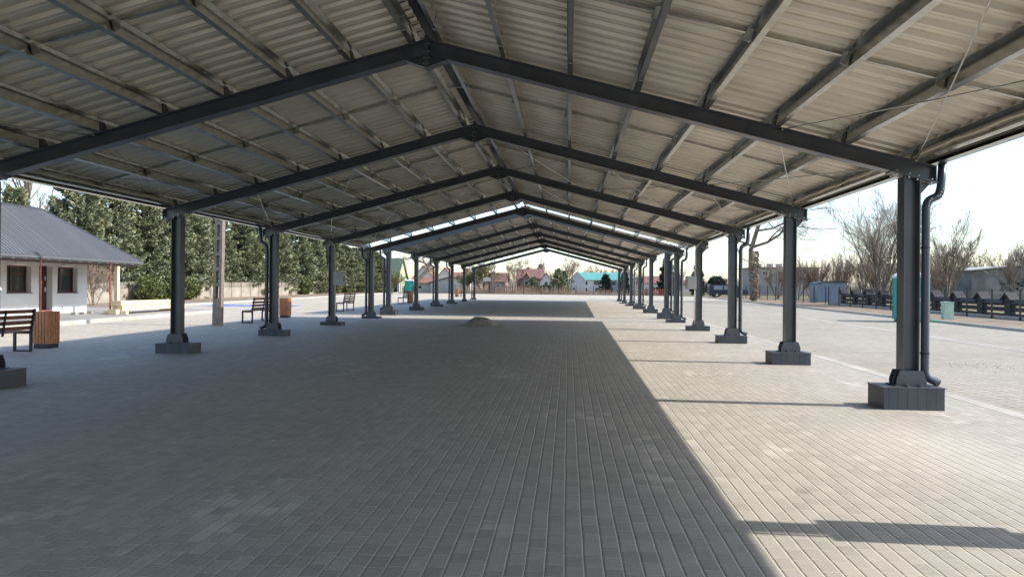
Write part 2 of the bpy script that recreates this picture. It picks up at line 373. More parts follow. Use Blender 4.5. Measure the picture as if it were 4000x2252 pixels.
# ------------------------------------------------------------------ the two open market sheds
SL = .2635; ANG = math.atan(SL); CA, SA = math.cos(ANG), math.sin(ANG); ZT = 3.65
def rt(x): return ZT-SL*abs(x)
def axes(s): return Vector((s*CA, 0, -SA)), Vector((s*SA, 0, CA))
PX = [.19, 1.11, 2.08, 3.04, 4.01, 5.0, 5.96, 6.92]
EAVE = 7.26

def shed(root, ys, dz, sy0, sy1, pipes, boxes, fullx):
    y0 = ys[0]
    OY = lambda k: ys[k]-y0
    def zz(x): return rt(x)+dz
    # --- one frame's pieces, then copies
    for s in (1, -1):
        t, nn = axes(s)
        # column
        mb = MB(); mb.sweep(iprof(.22, .22, .012, .016), (s*6.87, y0, -1.30+dz), (s*6.87, y0, 1.612+dz), (0, 1, 0), (1, 0, 0))
        colm = mb.build('column', STEEL, root)
        mb = MB(); zb = -1.31+dz
        mb.box(s*6.87-.235, s*6.87+.235, y0-.15, y0+.15, zb, zb+.02)
        for yy, th in ((-.125, .012), (.113, .012)):
            mb.prism([(s*6.87-.20, y0+yy, zb+.02), (s*6.87+.20, y0+yy, zb+.02), (s*6.87+.20, y0+yy, zb+.09), (s*6.87+.155, y0+yy, zb+.215), (s*6.87-.155, y0+yy, zb+.215), (s*6.87-.20, y0+yy, zb+.09)], (0, th, 0))
        for sx in (-1, 1):
            mb.prism([(s*6.87+sx*.11, y0-.006, zb+.02), (s*6.87+sx*.20, y0-.006, zb+.02), (s*6.87+sx*.20, y0-.006, zb+.09), (s*6.87+sx*.155, y0-.006, zb+.215), (s*6.87+sx*.11, y0-.006, zb+.215)], (0, .012, 0))
        for sx in (-.09, .09):
            for yy in (-.19, .19): mb.tube([(s*6.87+sx, y0+yy, zb), (s*6.87+sx, y0+yy, zb+.03)], .025, 8)
        mb.build('base_plate', STEEL, colm)
        # cap plate following the slope, with gusset
        zc = zz(6.87)-.22/CA
        mb = MB(); mb.obox((s*6.90, y0, zc-.012), t, (0, 1, 0), nn, .32, .11, .010)
        mb.prism([(s*6.98, y0-.006, zc-.05), (s*7.14, y0-.006, zc-.095), (s*7.14, y0-.006, zc-.11), (s*6.98, y0-.006, zc-.29)], (0, .012, 0))
        cpo = mb.build('cap_plate', STEEL, colm)
        mb = MB()
        for dx in (-.25, -.07, .05, .24):
            for yy in (-.08, .08):
                p = Vector((s*6.90, y0+yy, zc-.022))+t*dx
                hexbolt(mb, p, -nn, .018, .024); hexbolt(mb, p+nn*.034, nn, .016, .016)
        mb.build('bolt_set', BOLT, cpo)
        # pedestal
        mb = MB(); mb.box(s*6.84-.40, s*6.84+.40, y0-.27, y0+.27, -1.76, -1.322+dz)
        mb.box(s*6.84-.412, s*6.84+.412, y0-.282, y0+.282, -1.322+dz, -1.31+dz)
        ped = mb.build('pedestal', PED, root)
        # rafter
        mb = MB(); hh = .22
        a = Vector((s*.012, y0, zz(.012)))-nn*(hh/2); b = Vector((s*7.19, y0, zz(7.19)))-nn*(hh/2)
        mb.sweep(iprof(hh, .20, .010, .015), a, b, (0, 1, 0), nn)
        mb.box(min(s*7.185, s*7.195), max(s*7.185, s*7.195), y0-.1, y0+.1, zz(7.19)-.222, zz(7.19))
        raf = mb.build('rafter', STEEL, root)
        cle = None
        for x in PX:
            if cle is None:
                mb = MB(); o = Vector((s*x, y0, zz(x)))-t*.004
                mb.prism([o+Vector((0, -.105, 0)), o+Vector((0, .105, 0)), o+Vector((0, .055, 0))+nn*.17, o+Vector((0, -.055, 0))+nn*.17], -t*.009)
                for q in (.06, .13):
                    for yy in (-.03, .03): hexbolt(mb, o+Vector((0, yy, 0))+nn*q-t*.009, -t, .011, .008)
                cle = mb.build('purlin_cleat', STEEL, raf); x00 = x
            else: cp(cle, raf, (s*(x-x00), 0, -SL*(x-x00)))
        for k in range(1, len(ys)):
            c = cptree(colm, root, (0, OY(k), 0)); cp(ped, root, (0, OY(k), 0)); cptree(raf, root, (0, OY(k), 0))
    # apex plates
    mb = MB()
    mb.box(-.024, -.002, y0-.105, y0+.105, 3.23+dz, 3.70+dz); mb.box(.002, .024, y0-.105, y0+.105, 3.23+dz, 3.70+dz)
    for s in (1, -1):
        mb.prism([(s*.024, y0-.006, 3.245+dz), (s*.285, y0-.006, zz(.285)-.23), (s*.024, y0-.006, zz(.024)-.2275)], (0, .012, 0))
        mb.prism([(s*.024, y0-.09, 3.240+dz), (s*.30, y0-.09, zz(.30)-.238), (s*.30, y0-.09, zz(.30)-.228), (s*.024, y0-.09, 3.252+dz)], (0, .18, 0))
    ap = mb.build('apex_plate', STEEL, root)
    mb = MB()
    for z in (3.29, 3.38, 3.47, 3.58):
        for s in (1, -1):
            for yy in (-.07, .07): hexbolt(mb, (s*.024, y0+yy, z+dz), (s, 0, 0), .014, .022)
    mb.build('bolt_set', BOLT, ap)
    for k in range(1, len(ys)): cptree(ap, root, (0, OY(k), 0))
    # purlins: Z sections with sleeves over the frames
    zp = thickline([(.062, .018), (.062, .002), (0, .002), (0, .198), (-.062, .198), (-.062, .182)], .004)
    zs = thickline([(.068, .024), (.068, -.003), (.005, -.003), (.005, .193), (-.057, .193)], .005)
    for s in (1, -1):
        t, nn = axes(s)
        for i, x in enumerate(PX):
            mb = MB(); o = Vector((s*x, 0, zz(x)))
            mb.sweep(zp, o+Vector((0, sy0+.02, 0)), o+Vector((0, sy1-.02, 0)), t, nn)
            for y in ys:
                a = max(sy0+.03, y-.62); b = min(sy1-.03, y+.62)
                if b-a > .2: mb.sweep(zs, o+Vector((0, a, 0)), o+Vector((0, b, 0)), t, nn)
            mb.build('purlin', GALV, root)
        # anti-sag struts at mid bay
        L = thickline([(0, .045), (0, 0), (.045, 0)], .005)
        st = None
        for k in range(len(ys)-1):
            ym = (ys[k]+ys[k+1])/2
            for i in range(7):
                a = Vector((s*PX[i], ym, zz(PX[i])))+nn*.13+t*.01; b = Vector((s*PX[i+1], ym, zz(PX[i+1])))+nn*.13-t*.012
                if k == 0:
                    mb = MB(); mb.sweep(L, a, b, (0, 1, 0), nn)
                    mb.obox(b-t*.012-nn*.03, t, (0, 1, 0), nn, .004, .045, .06)
                    mb.obox(b-t*.04-nn*.045, t, (0, 1, 0), nn, .035, .004, .05)
                    for q in (-.06, .02): hexbolt(mb, b-t*.016+nn*q+Vector((0, .02, 0)), -t, .011, .02)
                    st = mb.build('sag_strut', GALV, root); shed.st[(s, i)] = st
                else: cp(shed.st[(s, i)], root, (0, ym-(ys[0]+ys[1])/2, 0))
    for k in range(len(ys)-1):
        ym = (ys[k]+ys[k+1])/2
        if k == 0:
            mb = MB(); mb.box(-.19, .19, ym-.002, ym+.002, zz(.19)+.12, zz(.19)+.16); mb.box(-.19, .19, ym, ym+.04, zz(.19)+.12, zz(.19)+.125)
            rs = mb.build('ridge_strut', GALV, root)
        else: cp(rs, root, (0, ym-(ys[0]+ys[1])/2, 0))
    # cross bracing rods
    for s in (1, -1):
        t, nn = axes(s)
        for k in range(len(ys)-1):
            pan = [(5.07, 6.90)]
            if k in fullx: pan += [(2.6, 4.95), (.35, 2.45)]
            for xa, xb in pan:
                for (p, q) in (((xa, ys[k]+.02), (xb, ys[k+1]-.12)), ((xb, ys[k]+.12), (xa, ys[k+1]-.02))):
                    A = Vector((s*p[0], p[1], zz(p[0])-.03)); B = Vector((s*q[0], q[1], zz(q[0])-.03))
                    mb = MB(); mid = (A+B)/2; mid.z -= .02
                    mb.tube([A, mid, B], .009, 6)
                    d = (B-A).normalized()
                    e = A+d*.22; mb.tube([e-d*.07, e+d*.07], .017, 6); e = B-d*.06; mb.tube([e-d*.04, e], .02, 6)
                    mb.build('brace_rod', GALV, root)
    # trapezoidal sheeting
    P = .28; prof = []
    n = int((sy1-sy0)/P)+1
    for i in range(n):
        y = sy0+i*P
        for a, h in ((0, 0), (.048, 0), (.052, .008), (.062, .008), (.066, 0), (.114, 0), (.134, .045), (.26, .045)):
            if y+a <= sy1: prof.append((y+a, h))
    for s in (1, -1):
        t, nn = axes(s); mb = MB()
        rows = []
        for x in (.035, 3.6, EAVE):
            rows.append([Vector((s*x, y, zz(x)))+nn*(.202+h) for y, h in prof])
        m = len(prof)
        V = [p for r in rows for p in r]; Fs = []
        for r in range(2):
            for i in range(m-1): Fs.append((r*m+i, r*m+i+1, (r+1)*m+i+1, (r+1)*m+i))
        mb.add(V, Fs); mb.build('roof_sheet', SHEET, root)
    mb = MB()
    for s in (1, -1):
        t, nn = axes(s)
        a = Vector((0, 0, zz(0)+.262)); b = Vector((s*.22, 0, zz(.22)+.25))
        for p, q in ((a, b),):
            mb.prism([p+Vector((0, sy0, 0)), q+Vector((0, sy0, 0)), q+Vector((0, sy0, .002)), p+Vector((0, sy0, .002))], (0, sy1-sy0, 0))
    mb.build('ridge_cap', GUTTER, root)
    # fascia and gutter
    for s in (1, -1):
        ze = zz(EAVE)+.2
        pr = thickline([(7.16, ze-.145), (7.25, ze-.155), (7.25, ze+.01)], .004)
        mb = MB(); mb.sweep([(s*a, b) for a, b in pr], (0, sy0, 0), (0, sy1, 0), (1, 0, 0), (0, 0, 1)); mb.build('fascia', GALV, root)
        pr = thickline([(7.258, ze+.005), (7.258, ze-.12), (7.375, ze-.12), (7.375, ze+.0), (7.365, ze+.01)], .004)
        mb = MB(); mb.sweep([(s*a, b) for a, b in pr], (0, sy0, 0), (0, sy1, 0), (1, 0, 0), (0, 0, 1)); mb.build('gutter', GUTTER, root)
        # eave angle under the sheet
        t, nn = axes(s)
        mb = MB(); o = Vector((s*7.12, 0, zz(7.12)))
        mb.sweep(thickline([(.05, .07), (0, .07), (0, .198), (-.05, .198)], .004), o+Vector((0, sy0+.01, 0)), o+Vector((0, sy1-.01, 0)), t, nn); mb.build('eave_angle', GALV, root)
        # conduit, sagging between its clips
        for k in range(len(ys)-1):
            ya, yb = ys[k]+.12, ys[k+1]-.12; pts = []
            N = 24
            for j in range(N+1):
                u = j/N; clip = abs(math.sin(u*math.pi*5))
                e = .05*(1-min(1, min(u, 1-u)/.06))
                pts.append((s*(6.885-.01*(1-min(1, min(u, 1-u)/.06))), ya+(yb-ya)*u, zz(6.885)+.075-.02*clip-e))
            mb = MB(); mb.tube(pts, .017, 8); cdu = mb.build('cable_conduit', PLASTIC, root, True)
            mb = MB()
            for j in range(1, 6):
                u = (j-.0)/6; y = ya+(yb-ya)*u
                zq = zz(6.885)+.075-.02*abs(math.sin(u*math.pi*5))
                mb.tube([(s*6.885, y-.012, zq), (s*6.885, y+.012, zq)], .028, 10); mb.box(min(s*6.89, s*6.915), max(s*6.89, s*6.915), y-.01, y+.01, zq-.012, zq+.012)
            mb.build('pipe_clip', PLASTIC, cdu)
    # downpipes
    for s in (1, -1):
        first = None
        for k in pipes[s]:
            if first is None:
                y = ys[k]; kk = k; ze = zz(EAVE)+.08
                pts = [(7.32, ze), (7.30, 1.48+dz), (7.285, 1.40+dz), (7.25, 1.34+dz), (7.16, 1.30+dz), (7.115, 1.25+dz), (7.10, 1.17+dz), (7.10, -1.12+dz), (7.115, -1.17+dz), (7.15, -1.21+dz), (7.29, -1.27+dz)]
                mb = MB(); mb.tube([(s*a, y, b) for a, b in pts], .056, 12); 
                for a, b in ((7.292, 1.43), (7.28, 1.39), (7.262, 1.355), (7.235, 1.335), (7.15, 1.295), (7.13, 1.27), (7.115, 1.24), (7.10, 1.20), (7.102, -1.13), (7.11, -1.16), (7.125, -1.185)):
                    d = Vector((s*(-.5 if b > 0 else .5), 0, -.8)).normalized() if abs(b) not in (1.43, 1.20, -1.13) else Vector((0, 0, -1))
                    c = Vector((s*a, y, b+dz)); mb.tube([c-d*.005, c+d*.005], .0605, 12)
                first = mb.build('downpipe', GUTTER, root, True)
                mb = MB()
                for b in (.62, -.86):
                    mb.tube([(s*7.10, y, b+dz-.012), (s*7.10, y, b+dz+.012)], .0615, 12); mb.box(min(s*6.98, s*7.05), max(s*6.98, s*7.05), y-.008, y+.008, b+dz-.008, b+dz+.008)
                mb.build('pipe_bracket', BLACKM, first)
            else: cptree(first, root, (0, ys[k]-ys[kk], 0))
shed.st = {}
Y1 = [5.128+5.5*k for k in range(6)]        # 5.13 ... 32.63
Y1 = [Y1[0]-5.5]+Y1
A = empty('market_shed', (0, 16.0, gz(0, 16)), 'long open steel shed with dark frames and beige sheet roof, the nearer of two', 'market shed', 'open market sheds in one line')
shed(A, Y1, 0, -.9, 32.75, {1: [0, 2, 4, 6], -1: [0, 4, 6]}, None, (3, 4))
Y2 = [35.87+6.66*k for k in range(6)]
B = empty('market_shed', (0, 52.0, gz(0, 52)), 'second open steel market shed standing beyond the strip of sunlight', 'market shed', 'open market sheds in one line')
shed.st = {}
shed(B, Y2, .2, 35.84, 68.4, {1: [0, 2, 3, 5], -1: [0, 2, 3, 5]}, None, (0, 1, 3))

# electrical boxes on the columns with their conduit
def ebox(s, y, z0, z1, label):
    t = empty('electrical_box', (s*6.76, y, z0), label, 'electrical box', 'grey distribution boxes on shed columns')
    x0, x1 = (s*6.755, s*6.43); xa, xb = min(x0, x1), max(x0, x1)
    mb = MB(); mb.box(xa, xb, y-.21, y+.21, z0, z1); mb.box(xa-.008, xb+.008, y-.218, y+.218, z1, z1+.012)
    for i in range(7): mb.box(xa+.03+i*.042, xa+.042+i*.042, y-.215, y-.2101, z0+.03, z1-.03)
    mb.build('housing', BOXG, t)
    mb = MB(); xs_ = s*6.43; xe = s*6.415
    mb.box(min(xs_, xe), max(xs_, xe), y-.195, y+.195, z0+.02, z1-.02); d = mb.build('door', BOXG, t)
    mb = MB(); xf = s*6.409
    mb.box(min(xe, xf), max(xe, xf), y-.05, y+.07, z0+.12, z1-.15); mb.build('breaker_window', GLASS, d)
    mb = MB(); mb.tube([(s*6.70, y-.14, z1), (s*6.72, y-.14, 1.45), (s*6.78, y-.13, 1.62), (s*6.98, y-.11, 1.80)], .018, 8); mb.build('conduit_pipe', PLASTIC, t, True)
    mb = MB(); mb.tube([(s*6.70, y-.14, z0), (s*6.70, y-.14, -1.28)], .018, 8); mb.build('conduit_pipe', PLASTIC, t, True)
ebox(-1, Y1[5], .09, .55, 'grey distribution box on the shaded column in front of the spruces')
ebox(1, Y1[5], .04, .50, 'grey distribution box on the sunny-side column in front of the bare trees')
ebox(1, Y1[1], -.30, .52, 'tall grey distribution box whose shadow falls on the paving near the camera')

# ------------------------------------------------------------------ benches and bins
def bench(y0, y1, label):
    x0, x1 = -10.54, -10.10; g = gz(-10.3, (y0+y1)/2)
    t = empty('bench', (-10.3, (y0+y1)/2, g), label, 'bench', 'slatted benches along the shed')
    for y in (y0, y1-.05):
        mb = MB(); q = .05
        mb.box(x0, x0+q, y, y+q, g, g+.46); mb.box(x1-q, x1, y, y+q, g, g+.46)
        mb.box(x0+q, x1-q, y, y+q, g, g+.045); mb.box(x0+q, x1-q, y, y+q, g+.415, g+.46)
        mb.prism([(x1-.05, y, g+.46), (x1, y, g+.46), (x1+.085, y, g+.99), (x1+.045, y, g+.99)], (0, q, 0))
        lg = mb.build('leg_frame', BLACKM, t)
        mb = MB()
        for h in (.56, .68, .80, .92): hexbolt(mb, (x1+.085*(h-.46)/.53-.0, y+.025, g+h), (1, 0, 0), .012, .01)
        mb.build('bolt_set', BOLT, lg)
    ym = (y0+y1)/2
    mb = MB(); mb.prism([(x1-.03, ym, g+.40), (x1, ym, g+.40), (x1+.085, ym, g+.97), (x1+.06, ym, g+.97)], (0, .04, 0)); mb.build('back_brace', BLACKM, t)
    for h in (.515, .64, .765, .89):
        x = x1-.045+.085*(h-.46)/.53
        mb = MB(); mb.prism([(x-.03, y0+.0, g+h), (x+.0, y0, g+h), (x+.014, y0, g+h+.085), (x-.016, y0, g+h+.085)], (0, y1-y0, 0)); mb.build('back_slat', WOODS, t)
    for i in range(4):
        xx = x0+.0+i*.102
        mb = MB(); mb.box(xx, xx+.085, y0, y1, g+.462, g+.49); mb.build('seat_slat', WOODS, t)
def bin_(x, y, label):
    g = gz(x, y); w = .20
    t = empty('litter_bin', (x, y, g), label, 'litter bin', 'wood-slatted litter bins beside the benches')
    mb = MB(); mb.box(x-w+.02, x+w-.02, y-w+.02, y+w-.02, g, g+.10); mb.build('base_band', BLACKM, t)
    mb = MB(); mb.box(x-w+.015, x+w-.015, y-w+.015, y+w-.015, g+.10, g+.80); mb.build('liner', BLACKM, t)
    for ax in range(4):
        mb = MB()
        for i in range(5):
            a = -w+.003+i*.0795; b = a+.064
            if ax == 0: mb.box(x+a, x+b, y-w-.006, y-w+.014, g+.11, g+.88)
            if ax == 1: mb.box(x+a, x+b, y+w-.014, y+w+.006, g+.11, g+.88)
            if ax == 2: mb.box(x-w-.006, x-w+.0135, y+a, y+b, g+.11, g+.875)
            if ax == 3: mb.box(x+w-.0135, x+w+.006, y+a, y+b, g+.11, g+.875)
        mb.build('slat_panel', MATS['bin_wood'], t)
    mb = MB()
    mb.box(x-w, x+w, y-w, y-w+.03, g+.86, g+.885); mb.box(x-w, x+w, y+w-.03, y+w, g+.86, g+.885)
    mb.box(x-w, x-w+.03, y-w+.03, y+w-.03, g+.86, g+.885); mb.box(x+w-.03, x+w, y-w+.03, y+w-.03, g+.86, g+.885)
    mb.build('rim', MATS['bin_wood'], t)
mat('bin_wood', (.42, .17, .07), .45, 0, .25, 9, .5, .1, 30)
bench(13.95, 15.75, 'brown slatted bench with black frame beside the nearest litter bin')
bench(27.38, 29.25, 'brown slatted bench standing just beyond the holed concrete pole')
bench(38.9, 40.8, 'slatted bench standing alone between the second and third litter bins')
bench(53.3, 55.1, 'slatted bench beside the third litter bin under the second shed')
bench(82.8, 84.6, 'farthest slatted bench out in the sunlit yard past the sheds')
bin_(-10.43, 16.62, 'orange-brown wooden litter bin next to the nearest bench, in front of the white building')
bin_(-10.6, 31.9, 'wooden litter bin half hidden behind a column with a downpipe, spruces behind')
bin_(-10.2, 56.1, 'wooden litter bin under the second shed, teal toilet in line behind')
bin_(-10.5, 81.8, 'farthest wooden litter bin, beside the bench in the sunlit yard')

# ------------------------------------------------------------------ sand pile
def pile(name, cx, cy, rx, ry, h, m, label, cat, seed=1):
    rnd = random.Random(seed); mb = MB(); N, K = 40, 14; V = []
    for k in range(K+1):
        u = k/K
        for i in range(N):
            a = 2*math.pi*i/N
            rr = 1+.18*noise.noise(Vector((math.cos(a)*1.3, math.sin(a)*1.3, seed)))
            x = cx+rx*u*rr*math.cos(a); y = cy+ry*u*rr*math.sin(a)
            z = h*(max(0, 1-u**1.5)**1.7)*(1+.75*noise.noise(Vector((x*1.9, y*1.9, seed+.5))))+.16*h*noise.noise(Vector((x*6, y*6, 0)))*(1-u)
            V.append((x, y, gz(x, y)+max(-.01, z)-(.01 if k == K else 0)))
    F = [(k*N+i, k*N+(i+1) % N, (k+1)*N+(i+1) % N, (k+1)*N+i) for k in range(K) for i in range(N)]
    F.append(tuple(range(N)))
    mb.add(V, F); return tag(mb.build(name, m, None, True), label, cat)
pile('sand_pile', -1.3, 28.0, 1.05, .75, .35, SAND, 'small heap of brown sand on the shaded paving near the sunlit strip', 'sand pile', 3)

# ------------------------------------------------------------------ white building with hipped roof
def white_building():
    g = gz(-20, 28)+.15; YE = 31.9; Y0 = 14.0; X1, X0 = -20.0, -22.9; top = 1.02
    t = empty('white_building', (-21.4, 23, g), 'low white building with grey hipped metal roof and deep porch', 'building')
    ops = [(27.1, 28.42, -.32, .77), (28.86, 29.66, None, .81), (29.96, 31.25, -.33, .79), (22.6, 23.9, -.32, .77), (24.6, 25.4, None, .8)]
    mb = MB(); th = .30
    # front wall cut around its openings
    cuts = sorted({Y0, YE}|{o[0] for o in ops}|{o[1] for o in ops})
    for a, b in zip(cuts[:-1], cuts[1:]):
        o = next((o for o in ops if o[0] <= a and b <= o[1]), None)
        if not o: mb.box(X1-th, X1, a, b, g, top)
        else:
            if o[2] is not None: mb.box(X1-th, X1, a, b, g, o[2])
            mb.box(X1-th, X1, a, b, o[3], top)
    mb.box(X0, X0+th, Y0, YE, g, top); mb.box(X0+th, X1-th, YE-th, YE, g, top); mb.box(X0+th, X1-th, Y0, Y0+th, g, top)
    mb.build('wall', PLASTER, t)
    mb = MB(); z1 = -.86  # thin paler skin: the sunlit foot of the wall put into the colour
    for a, b in ((Y0, 24.58), (25.42, 28.84), (29.68, YE+.003)): mb.box(X1+.0, X1+.004, a, b, g, z1)
    mb.build('base_band', SUNBAND, t)
    for o in ops:
        xr = X1-.27
        if o[2] is None:
            mb = MB(); mb.box(xr-.05, xr, o[0]+.001, o[1]-.001, g+.18, o[3]-.001); d = mb.build('door', DOOR, t)
            mb = MB(); mb.box(xr, xr+.012, o[1]-.12, o[1]-.07, g+.95, g+1.15); mb.box(xr+.03, xr+.045, o[1]-.19, o[1]-.08, g+1.06, g+1.08); mb.box(xr, xr+.04, o[1]-.10, o[1]-.08, g+1.06, g+1.08); mb.box(xr, xr+.01, o[1]-.12, o[1]-.07, g+1.45, g+1.6); mb.build('handle', WHITE, d)
            mb = MB(); mb.box(xr-.05, X1, o[0]+.001, o[1]-.001, g, g+.18); mb.build('door_step', PROP, t)
        else:
            y0, y1, z0, z1_ = o
            mb = MB(); f = .08
            mb.box(xr, xr+.06, y0, y1, z1_-f, z1_); mb.box(xr, xr+.06, y0, y1, z0, z0+f); mb.box(xr, xr+.06, y0, y0+f, z0+f, z1_-f); mb.box(xr, xr+.06, y1-f, y1, z0+f, z1_-f)
            ym = y0+.36*(y1-y0); mb.box(xr, xr+.055, ym-.04, ym+.04, z0+f, z1_-f); mb.box(xr+.002, xr+.05, ym+.04, y1-f, z1_-.36, z1_-.29)
            w = mb.build('window', WFRAME, t)
            mb = MB(); mb.box(xr-.005, xr+.02, y0+f, ym-.04, z0+f, z1_-f); mb.box(xr-.005, xr+.02, ym+.04, y1-f, z0+f, z1_-.36); mb.box(xr-.005, xr+.02, ym+.04, y1-f, z1_-.29, z1_-f); mb.build('pane', GLASS, w)
            mb = MB(); mb.box(xr+.06, X1+.05, y0-.03, y1+.05, z0-.03, z0); mb.build('sill', ROOFG, w)
    # roof: hipped at the far end
    ex, ey, ez = -17.8, 32.55, 1.13; rx, ry, rz = -20.6, 29.75, 3.25; bx = -23.4
    mb = MB()
    N = [(ex, Y0-.5, ez), (ex, ey, ez), (bx, ey, ez), (bx, Y0-.5, ez), (rx, Y0-.5, rz), (rx, ry, rz)]
    mb.add(N, [(0, 1, 5, 4), (1, 2, 5), (2, 3, 4, 5), (0, 4, 3)])
    rf = mb.build('roof', ROOFM, t)
    # sheet ribs as real battens on the front slope
    mb = MB(); y = Y0-.4
    d = Vector((rx-ex, 0, rz-ez)); nv = Vector((rz-ez, 0, -(rx-ex))).normalized()
    while y < ey-.05:
        u = 1.0 if y <= ry else (ey-y)/(ey-ry)
        a = Vector((ex, y, ez))+nv*.012; b = a+d*u
        mb.obox((a+b)/2, d, (0, 1, 0), nv, (b-a).length/2, .022, .009); y += .2
    mb.build('sheet_rib', ROOFG, rf)
    mb = MB(); mb.tube([(rx, Y0-.5, rz+.01), (rx, ry, rz+.01), (ex, ey, ez+.01)], .05, 6); mb.tube([(rx, ry, rz+.01), (bx, ey, ez+.01)], .05, 6); mb.build('ridge_cap', ROOFD, rf)
    mb = MB(); gy0 = Y0-.5
    mb.sweep(thickline([(.0, .06), (.0, -.05), (.05, -.10), (.10, -.05), (.10, .04)], .005), (ex-.01, gy0, ez-.06), (ex-.01, ey+.05, ez-.06), (1, 0, 0), (0, 0, 1))
    mb.box(ex-.06, ex-.012, gy0, ey, ez-.20, ez-.02); mb.cur = 1; y = gy0+.3
    while y < ey: mb.box(ex-.02, ex+.1, y, y+.03, ez-.175, ez-.165); y += .6
    gt = mb.build('gutter', [ROOFG, WHITE], t)
    mb = MB(); mb.box(X1, ex-.07, Y0-.4, ey-.1, ez-.17, ez-.13); mb.box(X0-.3, X1, YE, ey-.1, ez-.17, ez-.13); mb.build('soffit', WFRAME, t)
    mb = MB(); mb.box(-18.02, -17.88, 14, 32.2, ez-.27, ez-.172); mb.build('porch_beam', WFRAME, t)
    for y in (30.88, 19.5):
        mb = MB(); mb.box(-18.02, -17.87, y, y+.16, g, ez-.272); mb.build('porch_post', TIMBER, t)
    for y0, y1 in ((27.5, 28.1), (30.3, 30.95)):
        mb = MB(); mb.box(X1, X1+.09, y0, y1, .86, .93); mb.build('wall_lamp', WHITE, t)
ROOFG = mat('grey_painted_metal', (.12, .122, .13), .45, 0, .05, 3)
ROOFD = mat('dark_ridge_metal', (.05, .052, .058), .45, 0, .05, 3)
white_building()
def prop(x, y, label):
    g = gz(x, y)+.15; t = empty('steel_prop', (x, y, g), label, 'steel prop', 'adjustable props under the porch roof')
    mb = MB(); mb.box(x-.07, x+.07, y-.07, y+.07, g, g+.01); mb.tube([(x, y, g+.01), (x, y, g+1.35)], .035, 10); mb.build('outer_tube', PROP, t, False)
    mb = MB(); mb.tube([(x, y, g+1.35), (x, y, .955)], .026, 10); mb.box(x-.07, x+.07, y-.07, y+.07, .95, .957); mb.build('inner_tube', PROP, t)
    mb = MB(); mb.tube([(x, y, g+1.30), (x, y, g+1.42)], .05, 10); mb.tube([(x, y-.12, g+1.38), (x, y+.10, g+1.38)], .009, 6); mb.build('collar', PROP, t)
prop(-17.75, 26.0, 'rusty red adjustable steel prop standing beside the brown door')
prop(-17.75, 30.2, 'rusty adjustable steel prop beside the timber porch post')
# timber beams stacked on blocks
def beams():
    g = gz(-17.3, 32)+.15; k = 0
    lab = {0: 'thick fresh timber beam, bottom front of the stack by the porch', 1: 'thick fresh timber beam, bottom rear of the stack by the porch', 2: 'timber beam, top front of the stack by the porch', 3: 'timber beam, top rear of the stack by the porch'}
    for j in range(2):
        for i in range(2):
            x = -17.12-.27*i; z = g+.14+j*.215
            y0 = 29.9-(.1 if j else 0)+.08*i; y1 = 34.7+.35*(1-j)-.15*i
            mb = MB(); mb.box(x-.12, x+.12, y0, y1, z, z+.205)
            lb = lab[(j*2+i)]
            tag(mb.build('timber_beam', TIMBER), lb, 'timber beam', 'fresh beams stacked by the porch')
    for n_, (y, lb) in enumerate(((29.75, 'timber block carrying the near end of the beam stack'), (34.0, 'timber block carrying the far end of the beam stack'))):
        mb = MB(); mb.box(-17.75, -16.75, y, y+.2, g, g+.135); tag(mb.build('timber_block', TIMBER), lb, 'timber block', 'blocks under the beam stack')
    mb = MB(); mb.box(-17.35, -17.0, 29.45, 29.7, g, g+.2); tag(mb.build('timber_offcut', TIMBER), 'short timber offcut lying at the near end of the beam stack', 'timber offcut')
beams()
for i, (dx, lb) in enumerate(((0, 'small white stone on the platform, nearest the litter bin'), (.5, 'small white stone in the middle of the three by the building corner'), (.95, 'small white stone nearest the timber stack'))):
    mb = MB(); x, y = -18.6, 29.1+dx*1.1; g = gz(x, y)+.15; mb.box(x-.1, x+.1, y-.09, y+.09, g, g+.09)
    tag(mb.build('paving_stone', CONC), lb, 'stone', 'loose stones on the platform')
# warning sign at the picture edge
t = empty('warning_sign', (-16.2, 21.95, gz(-16.2, 22)+.15), 'yellow triangular warning sign with a white edge on a post beside the white building', 'sign')
g0 = gz(-16.2, 22)+.15
mb = MB(); mb.tube([(-16.5, 21.77, g0), (-16.5, 21.77, .72)], .03, 8); mb.build('post', GALV, t)
mb = MB(); mb.prism([(-16.55, 21.30, -.17), (-16.2, 22.26, -.17), (-16.38, 21.78, .62)], (.015, -.012, 0)); sg = mb.build('panel', WHITE, t)
mb = MB(); mb.prism([(-16.49, 21.40, -.11), (-16.225, 22.14, -.11), (-16.365, 21.77, .48)], (.006, -.005, 0)); mb.build('yellow_field', mat('sign_yellow', (.7, .5, .03), .5), sg)

# ------------------------------------------------------------------ holed concrete pole
def hpole(x, y, h, label, w0=.30, w1=.20, lean=0.0, name='concrete_pole', wy=.22):
    g = gz(x, y); mb = MB()
    n = int((h-1.2)/.95); zs = [0]; segs = []
    def wd(z): return w0+(w1-w0)*z/h
    def blk(z0, z1, a0, a1):
        # part of the width from a0..a1 (fractions) between heights
        P = []
        for z in (z0, z1):
            w = wd(z)
            for (fx, yy) in ((a0, -wy/2), (a1, -wy/2), (a1, wy/2), (a0, wy/2)):
                P.append((x+lean*z+w*(fx-.5), y+yy, g+z))
        mb.add(P, [(0,3,2,1),(4,5,6,7),(0,1,5,4),(1,2,6,5),(2,3,7,6),(3,0,4,7)])
    z = 1.0; blk(0, z, 0, 1)
    while z+.56 < h:
        blk(z, z+.44, 0, .30); blk(z, z+.44, .72, 1); blk(z+.44, z+.56, 0, 1); z += .56
    blk(z, h, 0, 1)
    return tag(mb.build(name, CONC_OLD), label, 'concrete pole')
hpole(-10.67, 25.7, 9.0, 'weathered concrete pole with a column of slots, standing by the shade edge', .32, .24, .018)
